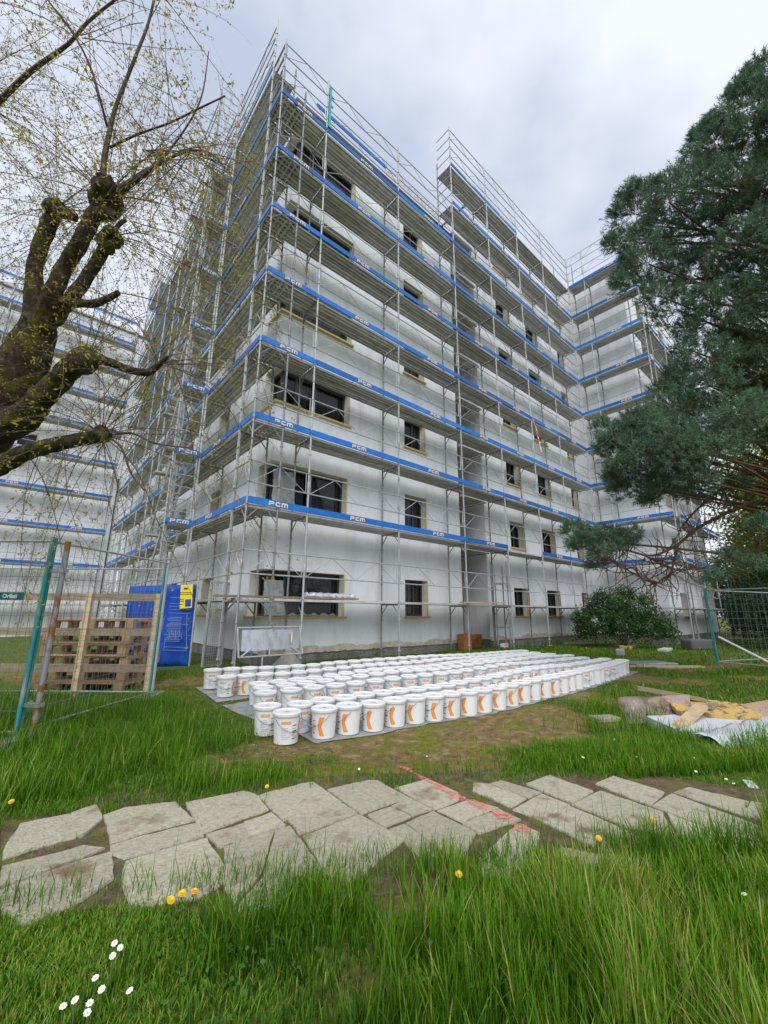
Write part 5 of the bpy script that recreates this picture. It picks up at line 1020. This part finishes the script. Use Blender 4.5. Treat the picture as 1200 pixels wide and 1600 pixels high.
bp=n.new('ShaderNodeBump'); bp.inputs['Strength'].default_value=1.; bp.inputs['Distance'].default_value=.05; l.new(nse(22,8,.75),bp.inputs['Height']); l.new(bp.outputs[0],p.inputs['Normal'])
def smooth_chain(nodes,sub=5):
    pts=[Vector(q[:3]) for q in nodes]; rr=[q[3] for q in nodes]; P=[];Q=[]
    for i in range(len(pts)-1):
        p0=pts[max(i-1,0)];p1=pts[i];p2=pts[i+1];p3=pts[min(i+2,len(pts)-1)]
        for j in range(sub):
            s=j/sub; P.append(.5*((2*p1)+(p2-p0)*s+(2*p0-5*p1+4*p2-p3)*s*s+(3*p1-p0-3*p2+p3)*s**3)); Q.append(rr[i]*(1-s)+rr[i+1]*s)
    P.append(pts[-1]);Q.append(rr[-1]); return P,Q
def limb(b,nodes,n_=14,rough=.10,seed=0):
    P,Q=smooth_chain(nodes,5); k0=len(b.v); b.path([p-BO for p in P],Q,n_)
    rr=random.Random(seed); ph=[rr.uniform(0,6.28) for _ in range(6)]
    for i in range(len(P)):
        for j in range(n_):
            v=Vector(b.v[k0+i*n_+j]); c=P[i]-BO; a=2*math.pi*j/n_
            f=1+rough*(math.sin(3*a+ph[0]+i*.55)*.5+math.sin(5*a+ph[1]-i*.9)*.35+math.sin(i*1.7+ph[2]+a)*.5)+rr.uniform(-.03,.03)
            b.v[k0+i*n_+j]=tuple(c+(v-c)*f)
b=MB(); limb(b,WILLOW[0],20,.07,1); b.build('trunk',m_bk_,wt,True)
for i,w in enumerate(WILLOW[1:]):
    b=MB(); limb(b,w,14,.11,i+2); b.build('limb',m_bk_,wt,True)
# burls: the swollen pollard heads
def burl(c,r,seed):
    rr=random.Random(seed); b=MB(); n1,n2=9,12; c=Vector(c)-BO; bl=[(Vector((rr.gauss(0,1),rr.gauss(0,1),rr.gauss(0,1))).normalized(),rr.uniform(.15,.5)) for _ in range(9)]
    for i in range(n1+1):
        th=math.pi*i/n1
        for j in range(n2):
            a=2*math.pi*j/n2; d=Vector((math.sin(th)*math.cos(a),math.sin(th)*math.sin(a),math.cos(th))); f=.8+sum(h*max(0,d.dot(q)-.55)*2 for q,h in bl)+rr.uniform(-.06,.06)
            b.v.append(tuple(c+d*r*f))
    for i in range(n1):
        for j in range(n2): b.f.append((i*n2+j,i*n2+(j+1)%n2,(i+1)*n2+(j+1)%n2,(i+1)*n2+j)[::-1])
    b.build('pollard_head',m_bk_,wt,True)
burl(WILLOW[2][6][:3],.135,1); burl(WILLOW[1][5][:3],.085,2); burl(WILLOW[3][5][:3],.095,3); burl(WILLOW[5][5][:3],.10,4); burl(WILLOW[7][6][:3],.055,5)
# shoots: traced main ones, then random arching and hanging ones
m_tw=mat('willow_twig',(.085,.055,.045),.8,0,.2,(20,(.16,.12,.09),.45,.7,(1,1,1)))
tw=MB(); LP=[]
def shoot(P,Q,n_=4,leafy=1.):
    tw.path([p-BO for p in P],Q,n_,False)
    acc=0
    for i in range(1,len(P)):
        acc+=(P[i]-P[i-1]).length
        if acc>.045 and Q[i]<.0095:
            acc=0
            if random.random()<.55*leafy: LP.append((P[i],random.random()))
for s in WSHOOT:
    P,Q=smooth_chain(s,8); shoot(P,Q,6)
heads=[(Vector(WILLOW[2][6][:3]),38,1.0),(Vector(WILLOW[1][5][:3]),28,1.0),(Vector(WILLOW[3][5][:3]),22,1.0),(Vector(WILLOW[5][5][:3]),16,.7),(Vector(WILLOW[6][5][:3]),20,.7),(Vector(WILLOW[7][6][:3]),30,.75)]
for s in WSHOOT[:6]:
    for q in (s[len(s)//2],s[-1],s[-2]): heads.append((Vector(q[:3]),6,.8))
heads+= [(Vector(WSHOOT[1][0][:3])+Vector((-.25,.1,.2)),52,1.05)]
def grow(p,d,L,r,depth=0):
    n_=max(6,int(L/.075)); P=[p.copy()]; st=L/n_; dr=random.uniform(.028,.075)*(1.+.4*depth); wv=Vector((random.gauss(0,1),random.gauss(0,1),random.gauss(0,1)))*.035
    for i in range(n_):
        wv=wv*.7+Vector((random.gauss(0,1),random.gauss(0,1),random.gauss(0,1)))*.022
        d=(d+Vector((0,0,-dr))*(1.25 if d.z>-.85 else .2)+wv).normalized(); P.append(P[-1]+d*st)
    if max((q-CAM).dot(rt)/(q-CAM).length for q in P)>-.20 and random.random()<.93: return
    if max((q-CAM).dot(rt)/(q-CAM).length for q in P)>-.13: return
    Q=[r*(1-.78*i/n_) for i in range(n_+1)]; shoot(P,Q,4 if depth==0 else 3)
    if depth==0:
        for i in range(3,n_-1):
            if random.random()<.27:
                d2=(P[i+1]-P[i]).normalized(); s_=d2.cross(Vector((random.gauss(0,1),random.gauss(0,1),random.gauss(0,1)))).normalized(); grow(P[i],(d2*.7+s_*.8).normalized(),L*random.uniform(.18,.5),Q[i]*.62,1)
for c,k,ls_ in heads:
    for _ in range(k):
        a=random.uniform(0,6.28); el=random.uniform(-.15,1.25); d=Vector((math.cos(a)*math.cos(el),math.sin(a)*math.cos(el),math.sin(el)))
        if d.dot(fw)<-.55: d=d-fw*d.dot(fw)*1.2; d.normalize()
        grow(c+d*.05,d,random.uniform(.8,2.9)*ls_,random.uniform(.0024,.0042))
# strands hanging straight down from the lower branches
for w_,k in ((WILLOW[7],16),(WILLOW[6],12),(WILLOW[4],6),(WSHOOT[4],8)):
    for _ in range(k):
        q=random.choice(w_[2:]); grow(Vector(q[:3]),Vector((random.gauss(0,.5),random.gauss(0,.5),random.uniform(-.9,.1))).normalized(),random.uniform(.8,2.1),random.uniform(.003,.0045))
# a fuller golden spray hanging towards the scaffold corner
for _ in range(30):
    c=Vector(WSHOOT[4][4][:3]); d=Vector((random.uniform(-.3,.3),random.uniform(-.3,.3),random.uniform(-.5,.2)))+Vector((rv.x,rv.y,0))*random.uniform(0,.7); grow(c-Vector((rv.x,rv.y,0))*random.uniform(0,.4),d.normalized(),random.uniform(.6,1.4),.004)
o=tw.build('twigs',m_tw,wt); tag(o,kind='stuff')
C=np.array([tuple(p-BO) for p,_ in LP]); k=4; C=np.repeat(C,k,0)+rng.normal(0,.015,(len(C)*k,3)); nrm=unit(rng.normal(size=C.shape))
V,T,c=leaves(C,nrm,rng.uniform(.012,.034,len(C)),.42,rng.uniform(0,1,len(C)),.3)
tag(trimesh('leaves',V,T,leafmat('willow_leaf',(.26,.26,.03),(.46,.38,.05),(.44,.22,.06),trans=.5),c,wt),kind='stuff')
# ---------------------------------------------------------------- pine on the right
pt=thing('pine_tree','large dark blue-green pine leaning in from the right edge','tree',(PTRUNK[0][0],PTRUNK[0][1],GZ-.1))
BO=Vector(pt.location)
m_pb=mat('pine_bark',(.17,.10,.065),.9,0,.2,(9,(.09,.065,.05),.42,.7,(1,1,.5)),bump=(26,.8,.03))
tr_=[(*PTRUNK[0][:2],GZ-.1)]+[tuple(q) for q in PTRUNK[1:]]
b=MB(); limb(b,[(*q,r_) for q,r_ in zip(tr_,(.30,.25,.22,.18,.14,.09,.05))],14,.08,77); b.build('trunk',m_pb,pt,True)
def trunk_at(z):
    for i in range(len(tr_)-1):
        if tr_[i][2]<=z<=tr_[i+1][2]:
            f=(z-tr_[i][2])/(tr_[i+1][2]-tr_[i][2]); return Vector(tr_[i]).lerp(Vector(tr_[i+1]),f)
    return Vector(tr_[-1] if z>tr_[-1][2] else tr_[0])
for i,br in enumerate(PBRANCH):
    n_=len(br); b=MB(); limb(b,[(*q,(.05 if i<4 else .022)*(1-.75*j/(n_-1))) for j,q in enumerate(br)],8,.08,200+i); b.build('branch',m_pb,pt,True)
    # bare side twigs
tb=MB()
for br in PBRANCH:
    for _ in range(60):
        j=random.randrange(1,len(br)); p0=Vector(br[j-1]).lerp(Vector(br[j]),random.random()); d=Vector((random.gauss(0,1),random.gauss(0,1),random.gauss(-.1,.8))).normalized(); P=[p0-BO]
        for q in range(6): d=(d+Vector((random.gauss(0,.25),random.gauss(0,.25),random.gauss(0,.25)))).normalized(); P.append(P[-1]+d*random.uniform(.07,.16))
        tb.path(P,[.012*(1-.13*q) for q in range(7)],4,False)
tuft=[];tdir=[]
rg=np.random.default_rng(5)
for ci,(x,y,z,r_) in enumerate(PINE):
    c=Vector((x,y,z)); base=trunk_at(z-random.uniform(.3,1.2)); 
    if r_>.25:
        mid=base.lerp(c,.5)+Vector((random.gauss(0,.2),random.gauss(0,.2),random.gauss(.1,.15))); P,Q=smooth_chain([(*base,.05),(*base.lerp(mid,.5),.04),(*mid,.03),(*c,.014)],4); tb.path([p-BO for p in P],Q,5,False)
    n_=int(60+430*r_**2*1.9); n_=min(n_,330)
    ph=rg.uniform(0,6.28,n_); cz=rg.uniform(-.75,1,n_); rr_=rg.uniform(.45,1,n_)**.6; sx=np.sqrt(1-cz**2)
    dv=np.stack([sx*np.cos(ph),sx*np.sin(ph),cz],1); lump=1+.25*np.sin(dv@rg.normal(size=3)*5+ci)
    q=np.array((x,y,z))+dv*(r_*rr_*lump)[:,None]*np.array((1,1,.72)); tuft.append(q)
    outw=unit(np.array(c-base)[None].repeat(n_,0)); tdir.append(unit(dv*.7+outw*.5+np.array((0,0,.45))+rg.normal(size=(n_,3))*.25))
    for j in range(0,n_,5):
        p0=c.lerp(Vector(q[j]),.35); tb.tube(p0-BO,Vector(q[j])-BO,.006,3,.003)
o=tb.build('twigs',m_pb,pt); tag(o,kind='stuff')
Tq=np.concatenate(tuft)-np.array(BO); Td=np.concatenate(tdir); NN=15
n_=len(Tq); base=np.repeat(Tq,NN,0); dd=np.repeat(Td,NN,0); sh=rg.uniform(0,.10,(n_*NN,1)); base=base+dd*sh
nd=unit(dd*.55+rg.normal(size=dd.shape)*.62); ln=rg.uniform(.055,.105,(n_*NN,1)); sd_=unit(np.cross(nd,rg.normal(size=nd.shape)))*.0052
V=np.stack([base-sd_,base+sd_,base+nd*ln],1).reshape(-1,3); T=np.arange(len(V)).reshape(-1,3)
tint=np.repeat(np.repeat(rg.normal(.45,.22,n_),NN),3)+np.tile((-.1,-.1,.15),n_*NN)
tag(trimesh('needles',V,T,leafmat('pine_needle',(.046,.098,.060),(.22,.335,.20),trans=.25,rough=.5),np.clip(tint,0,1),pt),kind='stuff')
# ---------------------------------------------------------------- broad-leaved shrubs and trees
def leafy(name,label,cat,base,blobs,n_,size,cols,stems,stem_r,bark,seed,trans=.3):
    rg=np.random.default_rng(seed); rr=random.Random(seed); t_=thing(name,label,cat,base); B=Vector(base); b=MB()
    for i in range(stems):
        bl=blobs[i%len(blobs)]; tip=Vector(bl[:3])+Vector((rr.gauss(0,bl[3]*.4),rr.gauss(0,bl[3]*.4),rr.uniform(0,bl[3]*.5)))-B
        s0=Vector((rr.gauss(0,stem_r*2.5),rr.gauss(0,stem_r*2.5),-.05)) if stems>2 else Vector((0,0,-.1))
        P,Q=smooth_chain([(*s0,stem_r),(*(s0.lerp(tip,.35)+Vector((0,0,.15*tip.length))),stem_r*.75),(*s0.lerp(tip,.7),stem_r*.45),(*tip,stem_r*.15)],4); b.path(P,Q,7,False)
    b.build('trunk' if cat=='tree' else 'stems',bark,t_,True)
    tot=sum(q[3]**2 for q in blobs); C=[];Nn=[];tn=[]
    for (x,y,z,r_) in blobs:
        k=int(n_*r_*r_/tot); ph=rg.uniform(0,6.28,k); cz=rg.uniform(-.7,1,k); sx=np.sqrt(1-cz**2); dv=np.stack([sx*np.cos(ph),sx*np.sin(ph),cz],1); lump=1+.22*np.sin(dv@rg.normal(size=3)*5)+.15*np.sin(dv@rg.normal(size=3)*9)
        C.append(np.array((x,y,z))-np.array(B)+dv*(r_*rg.uniform(.35,1.08,k)**.55*lump)[:,None]); Nn.append(unit(dv*.7+np.array((0,0,.5))+rg.normal(size=(k,3))*.6)); tn.append(rg.normal(.4,.2,k)+.2*rg.normal())
    C=np.concatenate(C);Nn=np.concatenate(Nn);tn=np.concatenate(tn); V,T,c=leaves(C,Nn,rg.uniform(.6,1.3,len(C))*size,.5,tn)
    tag(trimesh('crown' if cat=='tree' else 'foliage',V,T,leafmat(name+'_leaf',*cols,trans=trans),c,t_),kind='stuff'); return t_
m_br=mat('grey_bark',(.12,.10,.08),.9,0,.2,(8,(.07,.06,.05),.45,.7,(1,1,.5)))
leafy('bush','dark green leafy bush at the foot of the wing','bush',(15.3,-1.7,GZ),[(15.6,-1.9,2.05,.35),(14.9,-1.15,1.95,.3),(16.2,-2.4,1.75,.35),(14.2,-.5,1.1,.35),(15.3,-1.7,.75,.85),(14.6,-.95,.8,.75),(16.0,-2.5,.75,.8),(15.0,-1.3,1.45,.7),(15.8,-2.1,1.35,.75),(14.3,-.6,.5,.5),(16.3,-2.9,.55,.5),(15.4,-1.6,1.75,.5),(14.8,-1.0,1.5,.5)],15000,.10,((.018,.055,.012),(.085,.19,.045)),16,.02,m_br,31)
leafy('broadleaf_tree','bright yellow-green tree showing through behind the pine','tree',(27.5,-7.2,GZ),[(26.8,-6.6,15.5,2.3),(26.9,-6.4,12.5,2.4),(27.2,-6.0,9.5,2.5),(27.6,-5.6,7,2.4),(28.5,-8,12,3),(28.5,-8,8,3),(29,-6.5,16,2.6),(27.8,-5.0,4.8,1.9)],20000,.26,((.07,.13,.012),(.24,.34,.035)),6,.2,m_br,32,.5)
leafy('hedge','dark evergreen hedge behind the right-hand fence','hedge',(20,-6,GZ),[(17.6,-6.3,.8,.9),(18.6,-5.9,1.1,1.1),(19.8,-5.6,1.2,1.2),(21,-5.4,1.1,1.2),(22.2,-5.2,1.4,1.3),(23.6,-5.0,1.6,1.3),(19,-7.4,1.3,1.3),(21,-7.4,1.6,1.5),(25,-4.8,1.8,1.5)],22000,.12,((.010,.028,.012),(.04,.09,.03)),14,.03,m_br,33)
leafy('broadleaf_tree','lighter green shrubby tree above the dark hedge at right','tree',(25.5,-6.0,GZ),[(25,-5.6,3.4,1.4),(26,-6.2,4.2,1.6),(24.2,-6.8,3.4,1.5),(27,-4.9,3.4,1.4),(25.5,-7.5,4.8,1.7)],10000,.18,((.05,.11,.012),(.19,.30,.03)),5,.1,m_br,34,.5)
leafy('broadleaf_tree','ochre-leaved tree far behind the pine branches','tree',(38,-5.5,GZ),[(36.5,-4.5,8.5,2.6),(38,-6,8,3),(37,-3.8,6.5,2.2),(38,-5.5,11,3),(37,-3,5,2)],9000,.3,((.25,.20,.07),(.46,.38,.14)),5,.2,m_br,35,.4)
leafy('broadleaf_tree','plain green tree closing the view beyond the wing end','tree',(33,-2.5,GZ),[(32,-2,2.2,2),(34,-3,3,2.4),(36,-2,2.5,2.4),(31,-3.8,1.8,1.7),(34,-5,2.4,2.2)],9000,.28,((.03,.07,.012),(.10,.18,.03)),6,.12,m_br,36,.4)
